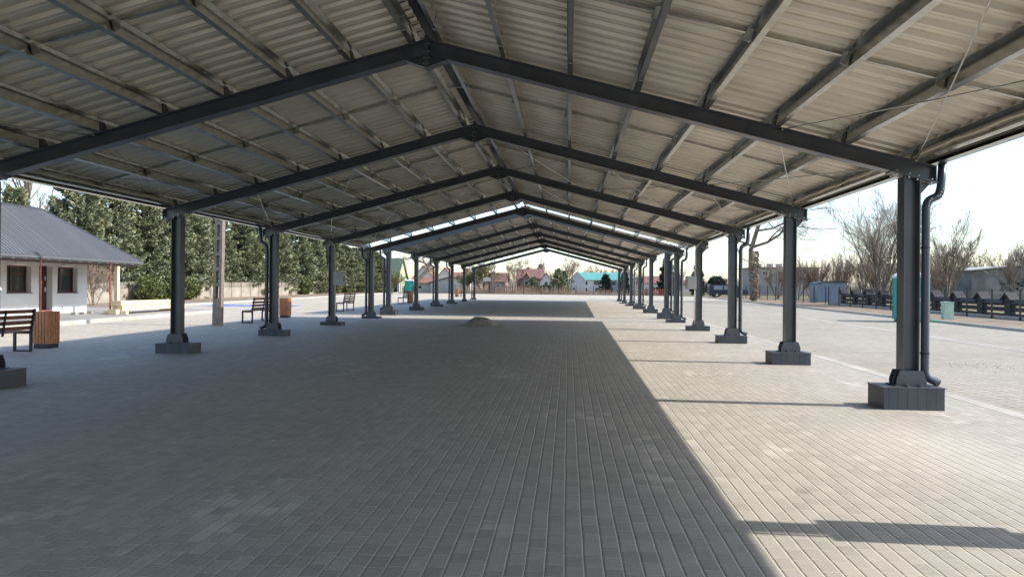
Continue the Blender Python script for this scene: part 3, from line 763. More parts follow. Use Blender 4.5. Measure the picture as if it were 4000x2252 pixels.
o = hpole(-9.05, 106, 8.2, 'tall slotted concrete pole beyond the far fence, the left of two close together', .30, .2)
o = hpole(-8.75, 106.4, 7.4, 'tall slotted concrete pole beyond the far fence, the right of two close together', .28, .2)

# ------------------------------------------------------------------ toilets, cabinet
def toilet(x, y, w, d, h, rz, label, text=False):
    g = gz(x, y)
    t = empty('portable_toilet', (0, 0, 0), label, 'portable toilet', 'teal portable toilets with white roofs')
    x_, y_, g_ = 0, 0, 0
    mb = MB(); mb.box(-w/2+.03, w/2-.03, -d/2+.03, d/2-.03, 0, .12); mb.build('skid', BLACKM, t)
    mb = MB(); mb.box(-w/2, w/2, -d/2, d/2, .12, h-.24)
    for sx in (-1, 1):
        for sy in (-1, 1): mb.box(sx*w/2-.04, sx*w/2+.04, sy*d/2-.04, sy*d/2+.04, .12, h-.22)
    mb.build('cabin', TEAL, t)
    mb = MB(); mb.box(-w*.36, w*.36, -d/2-.03, -d/2, .2, h-.34); dr = mb.build('door', TEAL, t)
    mb = MB(); mb.box(w*.22, w*.30, -d/2-.05, -d/2-.03, 1.0, 1.15); mb.build('handle', WHITE, dr)
    mb = MB(); zt = h-.24
    P = [(-w/2-.05, -d/2-.05), (w/2+.05, -d/2-.05), (w/2+.05, d/2+.05), (-w/2-.05, d/2+.05)]
    lv = [(0, 1.0), (.12, 1.0), (.20, .86), (.24, .6)]
    V = [(px*s, py*s, zt+dz) for dz, s in lv for px, py in P]
    F = [(k*4+i, k*4+(i+1) % 4, k*4+4+(i+1) % 4, k*4+4+i) for k in range(3) for i in range(4)]+[(12, 13, 14, 15), (3, 2, 1, 0)]
    mb.add(V, F); mb.build('roof', WHITE, t)
    if text:
        for j, (ch, m, zc) in enumerate((('S', GUTTER, h-.72), ('0', MATS['sign_red'], h-.90))):
            pass
        mb = MB(); mb.box(w*.28, w*.46, -d/2-.045, -d/2-.041, h-1.02, h-.50); sg = mb.build('sign_plate', WHITE, t)
        for ch, m, zc in (('S', MATS['sign_teal'], h-.72), ('0', MATS['sign_red'], h-.96)):
            cu = bpy.data.curves.new('lettering', 'FONT'); cu.body = ch; cu.size = .26; cu.extrude = .003; cu.align_x = 'CENTER'
            tmp = bpy.data.objects.new('lettering_source', cu); me = bpy.data.meshes.new_from_object(tmp); bpy.data.objects.remove(tmp)
            me.materials.clear(); me.materials.append(m); ob = bpy.data.objects.new('lettering', me); COL.objects.link(ob); ob.parent = sg
            ob.location = (w*.37, -d/2-.049, zc); ob.rotation_euler = (R(90), 0, 0); WL[ob.name] = Vector((0, 0, 0))
    t.location = (x, y, g); t.rotation_euler = (0, 0, rz)
    return t
mat('sign_red', (.55, .02, .05), .5); mat('sign_teal', (.02, .08, .13), .5)
toilet(18.45, 36.2, 1.42, 1.15, 2.35, R(-20), 'teal portable toilet with white roof behind the near sunny-side column', True)
toilet(-22.7, 112.3, 1.25, 1.15, 2.05, R(8), 'distant teal portable toilet at the far corner of the yard')
x, y = 21.68, 39.3; g = gz(x, y)+.03
t = empty('electrical_cabinet', (x, y, g), 'pale mint green street cabinet on the bare verge by the dark fence', 'street cabinet')
mb = MB(); mb.box(x-.24, x+.24, y-.16, y+.16, g, g+.86); mb.build('housing', MINT, t)
mb = MB(); mb.prism([(x-.27, y-.19, g+.86), (x+.27, y-.19, g+.86), (x+.27, y-.19, g+.885), (x, y-.19, g+.91), (x-.27, y-.19, g+.885)], (0, .38, 0)); mb.build('lid', MINT, t)
mb = MB(); mb.box(x-.21, x+.21, y-.172, y-.16, g+.30, g+.83); d = mb.build('door', MINT, t)
mb = MB(); mb.box(x-.12, x-.09, y-.182, y-.172, g+.5, g+.58); mb.build('lock', GALV, d)
mb = MB(); mb.box(x+.03, x+.15, y-.168, y-.16, g+.02, g+.27); mb.build('cable_hatch', MINT, t)

# ------------------------------------------------------------------ fences
def postfence(pts, h, label, wires=True, name='panel_fence', cat='fence', gap=None, m=BLACKM, solid=None):
    t = empty(name, (pts[0][0], pts[0][1], gz(*pts[0])), label, cat)
    p = None
    for x, y in pts:
        g = gz(x, y); mb = MB(); mb.box(x-.035, x+.035, y-.035, y+.035, g, g+h); mb.build('post', m, t)
    for (xa, ya), (xb, yb) in zip(pts[:-1], pts[1:]):
        mb = MB(); ga, gb = gz(xa, ya), gz(xb, yb)
        for k in range(7):
            z = .08+(h-.14)*k/6
            mb.tube([(xa, ya, ga+z), (xb, yb, gb+z)], .006, 4)
        L = math.hypot(xb-xa, yb-ya); n = max(2, int(L/.12))
        for i in range(1, n):
            u = i/n; x = xa+(xb-xa)*u; y = ya+(yb-ya)*u; g = ga+(gb-ga)*u
            mb.add([(x-.003, y-.003, g+.06), (x+.003, y+.003, g+.06), (x+.003, y+.003, g+h-.05), (x-.003, y-.003, g+h-.05)], [(0, 1, 2, 3)])
        mb.build('mesh_panel', m, t)
        if solid:
            mb = MB(); mb.prism([(xa+.03, ya, ga), (xb+.03, yb, gb), (xb+.03, yb, gb+.22), (xa+.03, ya, ga+.22)], (.04, 0, 0)); mb.build('base_slab', solid, t)
postfence([(24.7, 31+2.45*k) for k in range(15)], 1.6, 'black mesh panel fence with tall posts along the soil verge', solid=CONC)
postfence([(25.2-.16*k, 67.5+2.6*k) for k in range(13)], 1.6, 'dark mesh fence running from the big ivy-clad tree to the far corner')
postfence([(23.2-2.5*k, 104.8) for k in range(18)], 1.3, 'low dark mesh fence closing the far end of the yard')
postfence([(-21.8-.3*k, 104.8+.1*k) for k in range(4)], 1.1, 'short stretch of mesh fence by the distant toilet')
# log fence with roofed posts
def logfence():
    ys_ = [40.4+2.78*k for k in range(11)]
    t = empty('roofed_plank_fence', (27, 54, gz(27, 54)), 'black plank fence with little gabled roofs over its posts', 'fence')
    for i, y in enumerate(ys_):
        g = gz(27, y); z = -.03-.0*i+(.15*(i-4)*.0)
        mb = MB(); mb.box(26.85, 27.15, y-.28, y+.28, g, g+1.12); po = mb.build('post', LOGW, t)
        pk = g+1.42
        mb = MB()
        for s in (1, -1):
            mb.prism([(26.7, y, pk), (26.7, y+s*.52, pk-.42), (26.7, y+s*.50, pk-.47), (26.7, y, pk-.06)], (.6, 0, 0))
        mb.prism([(26.86, y-.28, g+1.12), (26.86, y+.28, g+1.12), (26.86, y, pk-.06)], (.28, 0, 0))
        mb.build('gable_cap', LOGW, po)
        if i < len(ys_)-1:
            yb = ys_[i+1]
            for z0, z1 in ((.05, .22), (.34, .58), (.66, .90)):
                mb = MB(); mb.add([(26.95, y+.28, gz(27, y)+z0), (27.0, y+.28, gz(27, y)+z0), (27.0, yb-.28, gz(27, yb)+z0), (26.95, yb-.28, gz(27, yb)+z0), (26.95, y+.28, gz(27, y)+z1), (27.0, y+.28, gz(27, y)+z1), (27.0, yb-.28, gz(27, yb)+z1), (26.95, yb-.28, gz(27, yb)+z1)], [(0,3,2,1),(4,5,6,7),(0,1,5,4),(1,2,6,5),(2,3,7,6),(3,0,4,7)])
                mb.build('plank', LOGW, t)
            ga, gb = gz(27, y), gz(27, yb)
            mb = MB()
            for s in (1, -1):
                mb.add([(26.98, y+.28, ga+1.02), (26.98+s*.26, y+.28, ga+.82), (26.98+s*.26, yb-.28, gb+.82), (26.98, yb-.28, gb+1.02), (26.98, y+.28, ga+.99), (26.98+s*.26, y+.28, ga+.79), (26.98+s*.26, yb-.28, gb+.79), (26.98, yb-.28, gb+.99)], [(0,1,2,3),(7,6,5,4),(1,5,6,2),(0,4,5,1),(3,2,6,7)])
            mb.build('capping', LOGW, t)
logfence()
# concrete slab fence behind the spruces
def slabfence():
    t = empty('concrete_fence', (-29.4, 70, gz(-29.4, 70)), 'pale weathered concrete slab fence with picket tops under the spruces', 'fence')
    y = 34.0; k = 0
    while y < 104:
        g = gz(-29.4, y); mb = MB(); mb.box(-29.46, -29.34, y-.06, y+.06, g, g+1.55); mb.build('post', CONC_OLD, t)
        mb = MB(); mb.box(-29.43, -29.37, y+.06, y+1.94, g, g+.95)
        for i in range(12): mb.box(-29.42, -29.38, y+.10+i*.152, y+.10+i*.152+.10, g+.95, g+1.45)
        mb.build('slab', FENC, t); y += 2; k += 1
FENC = mat('pale_old_concrete', (.36, .32, .26), .9, 0, .25, 1.2, .2, .3, 12)
slabfence()

# ------------------------------------------------------------------ trees
def fastmesh(name, V, F3, mats, mi, parent, smooth=False):
    """V: (n,3) float array, F3: list/array of quads"""
    me = bpy.data.meshes.new(name); V = np.asarray(V, dtype=np.float32); F = np.asarray(F3, dtype=np.int32)
    me.vertices.add(len(V)); me.vertices.foreach_set('co', V.ravel())
    me.loops.add(F.size); me.loops.foreach_set('vertex_index', F.ravel())
    me.polygons.add(len(F)); me.polygons.foreach_set('loop_start', np.arange(0, F.size, F.shape[1], dtype=np.int32))
    for m in mats: me.materials.append(m)
    if mi is not None: me.polygons.foreach_set('material_index', np.asarray(mi, dtype=np.int32))
    if smooth: me.polygons.foreach_set('use_smooth', np.ones(len(F), dtype=bool))
    me.update(calc_edges=True)
    o = bpy.data.objects.new(name, me); COL.objects.link(o); o.parent = parent; WL[o.name] = WL.get(parent.name, Vector((0, 0, 0)))
    return o
def seg_mesh(segs, n):
    """segs: array of p0(3) r0 p1(3) r1 -> open tubes of n sides"""
    S = np.asarray(segs, dtype=np.float64); p0, r0, p1, r1 = S[:, :3], S[:, 3], S[:, 4:7], S[:, 7]
    d = p1-p0; L = np.linalg.norm(d, axis=1, keepdims=True)+1e-9; d = d/L
    a = np.where(np.abs(d[:, 2:3]) < .9, np.array([[0, 0, 1.]]), np.array([[1., 0, 0]]))
    u = np.cross(a, d); u /= np.linalg.norm(u, axis=1, keepdims=True)+1e-9; v = np.cross(d, u)
    V = []
    for p, r in ((p0, r0), (p1, r1)):
        for k in range(n):
            t = 2*math.pi*k/n; V.append(p+(u*math.cos(t)+v*math.sin(t))*r[:, None])
    V = np.stack(V, axis=1).reshape(-1, 3); m = len(S)
    F = [[k, (k+1) % n, n+(k+1) % n, n+k] for k in range(n)]
    F = (np.arange(m)[:, None, None]*2*n+np.array(F)[None]).reshape(-1, 4)
    return V, F
def grow(rnd, base, h, levels=5, trunk_r=.16, fork=.35, spread=38, stems=1, twig=.006, nchild=(3, 5), up=.25, first=.25, stretch=1.0, wob=.10, limit=9000):
    segs = []
    def br(p, d, L, r, lev):
        n = 4 if lev < 3 else 3; q = p.copy(); dd = d.copy(); pts = [(q.copy(), r)]
        for i in range(n):
            dd = (dd+Vector((rnd.gauss(0, wob), rnd.gauss(0, wob), rnd.gauss(0, wob)+up*.12*(1 if lev else .3)))).normalized()
            nq = q+dd*(L/n); r2 = max(twig, r*(1-(.55 if lev else .45)*(i+1)/n)); segs.append((*q, pts[-1][1], *nq, r2, lev)); q = nq; pts.append((q.copy(), r2))
        if lev >= levels: return
        k = rnd.randint(*nchild)+(2 if lev == 0 else 0)
        for j in range(k):
            u = (first if lev == 0 else .2)+(1-(first if lev == 0 else .2))*(j+rnd.random())/k
            i = min(n-1, int(u*n)); f = u*n-i
            a = pts[i][0].lerp(pts[i+1][0], min(1, f)); rr = pts[i][1]*(1-f)+pts[i+1][1]*f
            ang = R(rnd.gauss(spread, 9)); az = rnd.random()*2*math.pi
            ax = dd.orthogonal().normalized(); ax.rotate(Matrix.Rotation(az, 3, dd)); nd = dd.copy(); nd.rotate(Matrix.Rotation(ang, 3, ax)); nd.z += up; nd.normalize()
            br(a, nd, L*rnd.uniform(.42, .72)*(1.15-.4*u), max(twig, rr*rnd.uniform(.5, .7)), lev+1)
    for s in range(stems):
        az = rnd.random()*6.28; tilt = 0.0 if stems == 1 else rnd.uniform(.12, .5)
        d = Vector((math.cos(az)*tilt, math.sin(az)*tilt, 1)).normalized()
        br(Vector(base)+Vector((math.cos(az), math.sin(az), 0))*(.15 if stems > 1 else 0), d, h*(.62 if stems == 1 else rnd.uniform(.55, .75))*stretch, trunk_r*rnd.uniform(.7, 1) if stems > 1 else trunk_r, 0)
    # fit the height
    mz = max(s[6] for s in segs)-base[2]
    k = h/mz
    out = []
    for s in segs:
        s = list(s)
        for o in (0, 4):
            for c in range(3): s[o+c] = base[c]+(s[o+c]-base[c])*k
        out.append(s)
    return out
def bare_tree(x, y, h, label, seed, name='bare_tree', cat='tree', group='bare trees around the yard', tw=TWIG, dz=0, squash=1.0, **kw):
    rnd = random.Random(seed); g = gz(x, y)+dz
    t = empty(name, (x, y, g), label, cat, group)
    segs = grow(rnd, (0, 0, 0), h, **kw)
    S = np.array(segs)
    S[:, 0] *= squash; S[:, 1] *= squash; S[:, 4] *= squash; S[:, 5] *= squash
    wood = S[S[:, 8] <= 0]; rest = S[S[:, 8] > 0]
    V, F = seg_mesh(wood, 8); V[:, 2] -= .0; fastmesh('trunk', V, F, [BARK], None, t, True)
    big = rest[rest[:, 8] <= 2]; small = rest[rest[:, 8] > 2]
    V1, F1 = seg_mesh(big, 5)
    if len(small):
        V2, F2 = seg_mesh(small, 3); F2 = F2+len(V1); V1 = np.vstack([V1, V2]); mi = np.concatenate([np.zeros(len(F1)), np.ones(len(F2))]); F1 = np.vstack([F1, F2])
    else: mi = np.zeros(len(F1))
    fastmesh('crown', V1, F1, [BARK, tw], mi, t)
    return t
def spruce(x, y, h, r, seed, label, m=NEEDLE, dens=1.0, name='spruce', group='spruces along the concrete fence', share=None, rz=0, low=.35):
    g = gz(x, y); t = empty(name, (x, y, g), label, 'tree', group)
    if share is not None:
        t.rotation_euler = (0, 0, rz); k = h/share['h']; t.scale = (r/share['r'], r/share['r'], k)
        for ch in share.children:
            c = ch.copy(); COL.objects.link(c); c.parent = t
        return t
    rnd = random.Random(seed); nr = np.random.RandomState(seed)
    mb = [( 0, 0, 0, .16*h/9, 0, 0, h*.5, .10*h/9), (0, 0, h*.5, .10*h/9, 0, 0, h, .02)]
    V, F = seg_mesh(mb, 8); fastmesh('trunk', V, F, [BARKD], None, t, True)
    br = []; P = []; D = []; L = []
    z = low
    while z < h*.985:
        u = z/h; rad = r*(1-u)**.8*(1 if u > .12 else .75+2*u)+.12
        nb = int((11+5*(1-u))*dens)
        for i in range(nb):
            a = rnd.random()*6.283; ln = rad*rnd.uniform(.62, 1.15); droop = -.28+.55*u+rnd.gauss(0, .07)
            zz = z+rnd.uniform(-.12, .12); dx, dy = math.cos(a), math.sin(a)
            K = max(3, int(ln/.20))
            for k in range(1, K+1):
                w = k/K; rr = ln*w; hz = zz+ln*(droop*w+.28*w*w)
                if w > .42: 
                    side = .55*ln*(1-w)*.55+.08
                    for q in range(4):
                        o = rnd.uniform(-side, side)
                        P.append((dx*rr-dy*o, dy*rr+dx*o, hz-abs(o)*.25+rnd.gauss(0, .03))); 
                        sg = 1 if o > 0 else -1
                        D.append((dx*.75-dy*sg*.5, dy*.75+dx*sg*.5, rnd.uniform(-.15, .45))); L.append(rnd.uniform(.18, .34))
            br.append((0, 0, zz, .022, dx*ln*.8, dy*ln*.8, zz+ln*(droop*.8+.18), .008))
        z += .36-.12*u
    V0, F0_ = seg_mesh(br, 3)
    P = np.array(P); D = np.array(D); D /= np.linalg.norm(D, axis=1, keepdims=True); L = np.array(L)
    # five needles blades per tuft
    Vs = []; 
    for b in range(5):
        d = D+nr.normal(0, .33, D.shape); d /= np.linalg.norm(d, axis=1, keepdims=True)
        w = np.cross(d, nr.normal(0, 1, D.shape)); w /= np.linalg.norm(w, axis=1, keepdims=True)+1e-9
        ww = w*.040; a = P+nr.normal(0, .03, P.shape); e = a+d*L[:, None]
        Vs.append(np.stack([a-ww*.6, a+ww*.6, e+ww, e-ww], axis=1))
    VV = np.concatenate(Vs).reshape(-1, 3); FF = np.arange(len(VV)).reshape(-1, 4)
    V1 = np.vstack([V0, VV]); F1 = np.vstack([F0_, FF+len(V0)]); mi = np.concatenate([np.zeros(len(F0_)), np.ones(len(FF))])
    fastmesh('crown', V1, F1, [BARKD, m], mi, t)
    t['h'] = h; t['r'] = r
    return t
def leafbush(x, y, w, d, h, n, seed, label, m=IVY, name='bush', cat='bush', group=None, size=.09, stems=True):
    g = gz(x, y); t = empty(name, (x, y, g), label, cat, group); nr = np.random.RandomState(seed)
    c = nr.normal(0, 1, (n, 3)); c /= np.linalg.norm(c, axis=1, keepdims=True); rad = nr.uniform(.55, 1.0, (n, 1))**.6
    c = c*rad
    # lumpy outline
    for i in range(n):
        k = 1+.35*noise.noise(Vector(c[i])*2.3+Vector((seed, 0, 0))); c[i] *= k
    P = c*np.array([w/2, d/2, h/2])+np.array([0, 0, h/2]); P[:, 2] = np.maximum(P[:, 2], .03)
    nn_ = nr.normal(0, 1, (n, 3)); u = np.cross(nn_, nr.normal(0, 1, (n, 3))); u /= np.linalg.norm(u, axis=1, keepdims=True); v = np.cross(nn_, u); v /= np.linalg.norm(v, axis=1, keepdims=True)
    s = nr.uniform(.5, 1.2, (n, 1))*size
    V = np.stack([P-u*s, P-v*s*.6, P+u*s, P+v*s*.6], axis=1).reshape(-1, 3); F = np.arange(len(V)).reshape(-1, 4)
    fastmesh('foliage', V, F, [m], None, t)
    rs = random.Random(seed); sg = []
    for i in range(10):
        a = rs.random()*6.28; sg.append((0, 0, 0, .03, math.cos(a)*w*.35, math.sin(a)*d*.35, h*rs.uniform(.5, .85), .01))
    V, F = seg_mesh(sg, 5); fastmesh('stem', V, F, [BARK], None, t)
    return t

# spruces on the shaded side
sv = []
specs = []
specs.append((-33.5, 44.3, 7.4, 1.9))
y = 48.2; k = 0
rr = random.Random(11)
while y < 112:
    hh = 10.0+rr.uniform(-.7, .9) if y < 62 else 9.4+rr.uniform(-.8, .8)-(y-62)*.055
    specs.append((-32.0+rr.uniform(-.5, .5)+max(0, y-80)*.13, y, hh, 2.8+rr.uniform(-.25, .35))); y += 3.5+rr.uniform(-.3, .5); k += 1
where = ['small and yellowish, peeping over the grey roof ridge', 'first tall one, behind the hip of the grey roof', 'above the porch corner of the white building', 'behind the second shaded column of the near shed', 'between the second column and the holed concrete pole', 'directly behind the holed concrete pole', 'right of the holed pole, above the blue parking marking', 'above the second bench', 'behind the third column with its downpipe', 'just right of the third column', 'left of the grey distribution box', 'behind the grey distribution box', 'right of the grey distribution box', 'left of the fifth column', 'behind the fifth column', 'at the end of the row, beside the green-roofed house', 'last and smallest in the row', 'before the green gable, third from the row end', 'second to last, in front of the green-roofed house', 'at the very end, in front of the green-roofed house']
NS = len(specs)
for i, (x, yy, hh, rad) in enumerate(specs):
    lb = 'blue-green spruce '+where[min(i, len(where)-1)]
    if i < 4: sv.append(spruce(x, yy, hh, rad, 20+i, lb)); 
    else: spruce(x, yy, hh, rad, 0, lb, share=sv[i % 4], rz=rr.random()*6.28)
# ivy shrubs at the foot of the fence
for i, (x, yy, w, h, lb) in enumerate(((-28.4, 51.0, 2.6, 1.9, 'glossy evergreen shrub against the fence, behind the timber stack'), (-28.5, 53.5, 2.8, 2.3, 'tallest glossy evergreen shrub, left of the second shaded column'), (-28.5, 56.4, 2.6, 1.9, 'glossy evergreen shrub just right of the second shaded column'), (-28.7, 83.5, 2.2, 2.1, 'yellowish shrub beneath the grey distribution box'), (-28.4, 94, 2.8, 3.0, 'bright green shrub left of the fifth column'), (-27.9, 99, 2.8, 3.2, 'bright green shrub right of the fifth column'))):
    leafbush(x, yy, 1.7, w, h, 5200, 40+i, lb, name='shrub', cat='shrub', group='evergreen shrubs along the concrete fence')
bare_tree(-26.6, 42.0, 3.1, 'tangle of pinkish bare brushwood beside the white building corner', 71, name='brushwood', cat='shrub', tw=TWIGR, stems=5, levels=4, trunk_r=.03, spread=45, up=.05, group='leafless shrubs')
bare_tree(-38.0, 50.5, 15, 'bare deciduous tree with orange-lit limbs above the white building roof', 72, stems=2, levels=5, trunk_r=.30, first=.4, nchild=(3, 4), spread=42, tw=TWIGR)
bare_tree(-40.5, 62, 11.2, 'second bare tree behind the roof, nearer the first spruces', 73, levels=5, trunk_r=.24, first=.35, nchild=(3, 4), spread=42)

# sunny side trees
bare_tree(27.7, 62, 10.3, 'wide many-stemmed bare tree beside the near sunny-side column', 5, stems=8, levels=4, trunk_r=.09, spread=29, nchild=(4, 6), up=.11, twig=.006, wob=.06)
bare_tree(31.9, 60, 8.0, 'upright fan-shaped bare tree to the right of the near downpipe', 66, stems=7, levels=4, trunk_r=.08, spread=27, nchild=(4, 5), up=.16, twig=.006, wob=.06, squash=.8)
bare_tree(40.5, 66, 6.6, 'bare tree at the right edge in front of the grey block building', 8, stems=3, levels=4, trunk_r=.12, spread=30, nchild=(4, 6), twig=.007, wob=.07)
it = bare_tree(21.3, 77, 15, 'big old bare tree with dark twisted limbs and a ragged ivy-clad trunk', 9, stems=1, levels=5, trunk_r=.30, first=.45, spread=58, nchild=(4, 5), up=.04, wob=.2, twig=.008, squash=1.45)
n = 1500; nr = np.random.RandomState(3); a = nr.uniform(0, 6.28, n); zz_ = nr.uniform(.2, 5.2, n); rd = .30+nr.uniform(0, .10, n)
P = np.stack([np.cos(a)*rd, np.sin(a)*rd, zz_], axis=1); u = nr.normal(0, .07, (n, 3)); v = nr.normal(0, .07, (n, 3)); V = np.stack([P-u, P-v, P+u, P+v], axis=1).reshape(-1, 3)
fastmesh('climbing_stems', V, np.arange(len(V)).reshape(-1, 4), [TWIG], None, it)
rr = random.Random(77)
lbs = ['left end of the reddish thicket, beside the flat-roofed building', 'reddish thicket shrub above the blue shed', 'reddish thicket shrub just right of the blue shed', 'middle of the reddish thicket', 'reddish thicket shrub left of the wide many-stemmed tree', 'reddish thicket shrub behind the wide many-stemmed tree', 'right end of the reddish thicket behind the toilet', 'thicket shrub above the left edge of the teal toilet', 'thicket shrub hidden behind the near column', 'low thicket shrub right of the near downpipe', 'brown thicket shrub behind the fan-shaped tree', 'brown thicket shrub between the fan-shaped tree and the block building', 'last brown thicket shrub, touching the block building']
for i in range(13):
    x = 28.0+i*1.2; yy = 91+rr.uniform(-3, 3)-i*.6
    bare_tree(x, yy, 5.6+rr.uniform(-1.1, .6), lbs[i], 100+i, name='thicket_shrub', cat='shrub', group='reddish thicket behind the blue shed', tw=TWIGR, stems=7, levels=3, trunk_r=.05, spread=24, nchild=(4, 6), up=.3, twig=.008, wob=.07)
lbs = ['pale slender bare tree behind the block building, left of three', 'pale slender bare tree behind the block building, middle of three', 'pale slender bare tree behind the block building, right of three', 'slender bare tree peeping over the block building roof end']
for i in range(4):
    bare_tree(55+i*5.2, 112+i*2, 8.6+rr.uniform(-.6, .8), lbs[i], 130+i, stems=5, levels=3, trunk_r=.10, spread=24, nchild=(4, 6), up=.3, twig=.012, group='bare trees behind the block building')
bare_tree(49.0, 94, 5.2, 'dark dense leafless bush left of the block building', 140, name='thicket_shrub', cat='shrub', stems=7, levels=4, trunk_r=.07, spread=35, nchild=(4, 5), twig=.012, limit=5000, group='leafless shrubs')

# far end trees
bare_tree(-19.4, 100, 9.3, 'spreading bare oak near the distant toilet', 15, levels=5, trunk_r=.30, first=.42, spread=60, nchild=(3, 5), up=.05, wob=.18, twig=.010, limit=12000, tw=TWIG, squash=1.25)
bare_tree(-6.1, 108, 5.9, 'bare two-trunked tree with orange twigs beyond the far fence', 16, stems=3, levels=5, trunk_r=.12, spread=34, nchild=(3, 4), twig=.010, tw=TWIGR, up=.2, limit=9000)
bare_tree(-2.6, 185, 8.6, 'forked bare tree between the red roofs and the turquoise roof', 17, stems=2, levels=5, trunk_r=.22, spread=40, nchild=(3, 4), twig=.018, limit=5000)
bare_tree(2.9, 168, 8.3, 'rounded bare tree at the left gable of the turquoise-roofed house', 18, stems=2, levels=5, trunk_r=.22, spread=38, nchild=(3, 4), twig=.016, limit=6000, tw=TWIGR)
lbs = ['first of the pale bare trees behind the turquoise roof, from its left end', 'second of the pale bare trees behind the turquoise roof', 'third of the pale bare trees behind the turquoise roof', 'fourth of the pale bare trees behind the turquoise roof', 'fifth of the pale bare trees, at the roof right end', 'sixth pale bare tree, past the turquoise roof']
for i in range(6):
    bare_tree(7.5+i*3.6, 262+i, 9.3+rr.uniform(-1.2, .8), lbs[i], 150+i, stems=2, levels=4, trunk_r=.2, spread=34, nchild=(3, 5), twig=.03, limit=1800, tw=TWIGR, group='pale bare trees behind the turquoise roof')
bare_tree(-11.3, 113, 5.2, 'olive-coloured willow left of the twin concrete poles', 19, stems=5, levels=5, trunk_r=.09, spread=40, nchild=(4, 5), twig=.011, tw=TWIGO, up=.12, limit=9000)
bare_tree(-14.0, 114, 3.6, 'low olive willow bush by the white garage', 20, stems=5, levels=4, trunk_r=.06, spread=42, nchild=(4, 5), twig=.012, tw=TWIGO, limit=5000)
bare_tree(24.6, 152, 5.6, 'rounded pale bare tree behind the red roof on the sunny side', 21, stems=3, levels=4, trunk_r=.15, spread=30, nchild=(3, 5), twig=.018, limit=3000)
bare_tree(-25.2, 112, 3.6, 'brown leafy bush in front of the green-roofed house', 22, stems=5, levels=4, trunk_r=.05, spread=42, nchild=(4, 5), twig=.014, tw=TWIGO, limit=4500, name='thicket_shrub', cat='shrub', group='leafless shrubs')
spruce(16.6, 108.5, 5.6, 1.5, 31, 'narrow dark conifer beside the downpipes on the sunny side', m=NEEDLED, group='dark conifers', dens=.9)
spruce(22.3, 116, 4.9, 1.3, 32, 'dark conifer behind the column with a distribution box', m=NEEDLED, group='dark conifers', dens=.8)
spruce(8.2, 120, 3.3, 1.1, 33, 'low dark conifer in front of the turquoise-roofed house', m=NEEDLED, group='dark conifers', dens=.8)
spruce(11.2, 119, 3.4, 1.0, 34, 'dark conifer half hidden by the last sunny-side columns', m=NEEDLED, group='dark conifers', dens=.8)
spruce(-5.2, 190, 7.2, 1.6, 35, 'small conifer rising above the red roofs', m=NEEDLED, group='dark conifers', dens=.7)
spruce(.2, 131, 4.3, 1.6, 36, 'green conifer between the pink house and the turquoise roof', m=NEEDLE, group='dark conifers', dens=.8)
spruce(1.3, 136, 4.0, 1.2, 37, 'green conifer touching the left gable of the turquoise-roofed house', m=NEEDLE, group='dark conifers', dens=.8)
spruce(-4.3, 132, 2.9, 1.5, 38, 'low spreading green conifer below the red roofs', m=NEEDLE, group='dark conifers', dens=.9)
leafbush(24.2, 111, 3.2, 2.4, 3.0, 5000, 51, 'rounded olive evergreen behind the dark van', m=NEEDLED, group='evergreen bushes beyond the yard', size=.14)
leafbush(-1.4, 118, 3.6, 1.6, 1.5, 3500, 52, 'low clipped evergreen hedge beyond the far fence', m=NEEDLED, name='hedge', cat='hedge', size=.1)
# pinkish leafless scrub beyond the far fence
mbs = []
rr = random.Random(5)
for i in range(2600):
    x = rr.uniform(-14, 15); yy = 105.8+rr.random()*3.5; hgt = rr.uniform(.4, 1.35)*(1 if x < 2 else .7); g = gz(x, yy)
    mbs.append((x, yy, g, .012, x+rr.gauss(0, .18), yy+rr.gauss(0, .1), g+hgt, .006))
V, F = seg_mesh(mbs, 3)
tt = bpy.data.meshes.new('dry_scrub'); tt.from_pydata(V.tolist(), [], F.tolist()); tt.materials.append(TWIGR)
o = bpy.data.objects.new('dry_scrub', tt); COL.objects.link(o); tag(o, 'dry pinkish weeds and scrub beyond the far fence', 'scrub', kind='stuff')

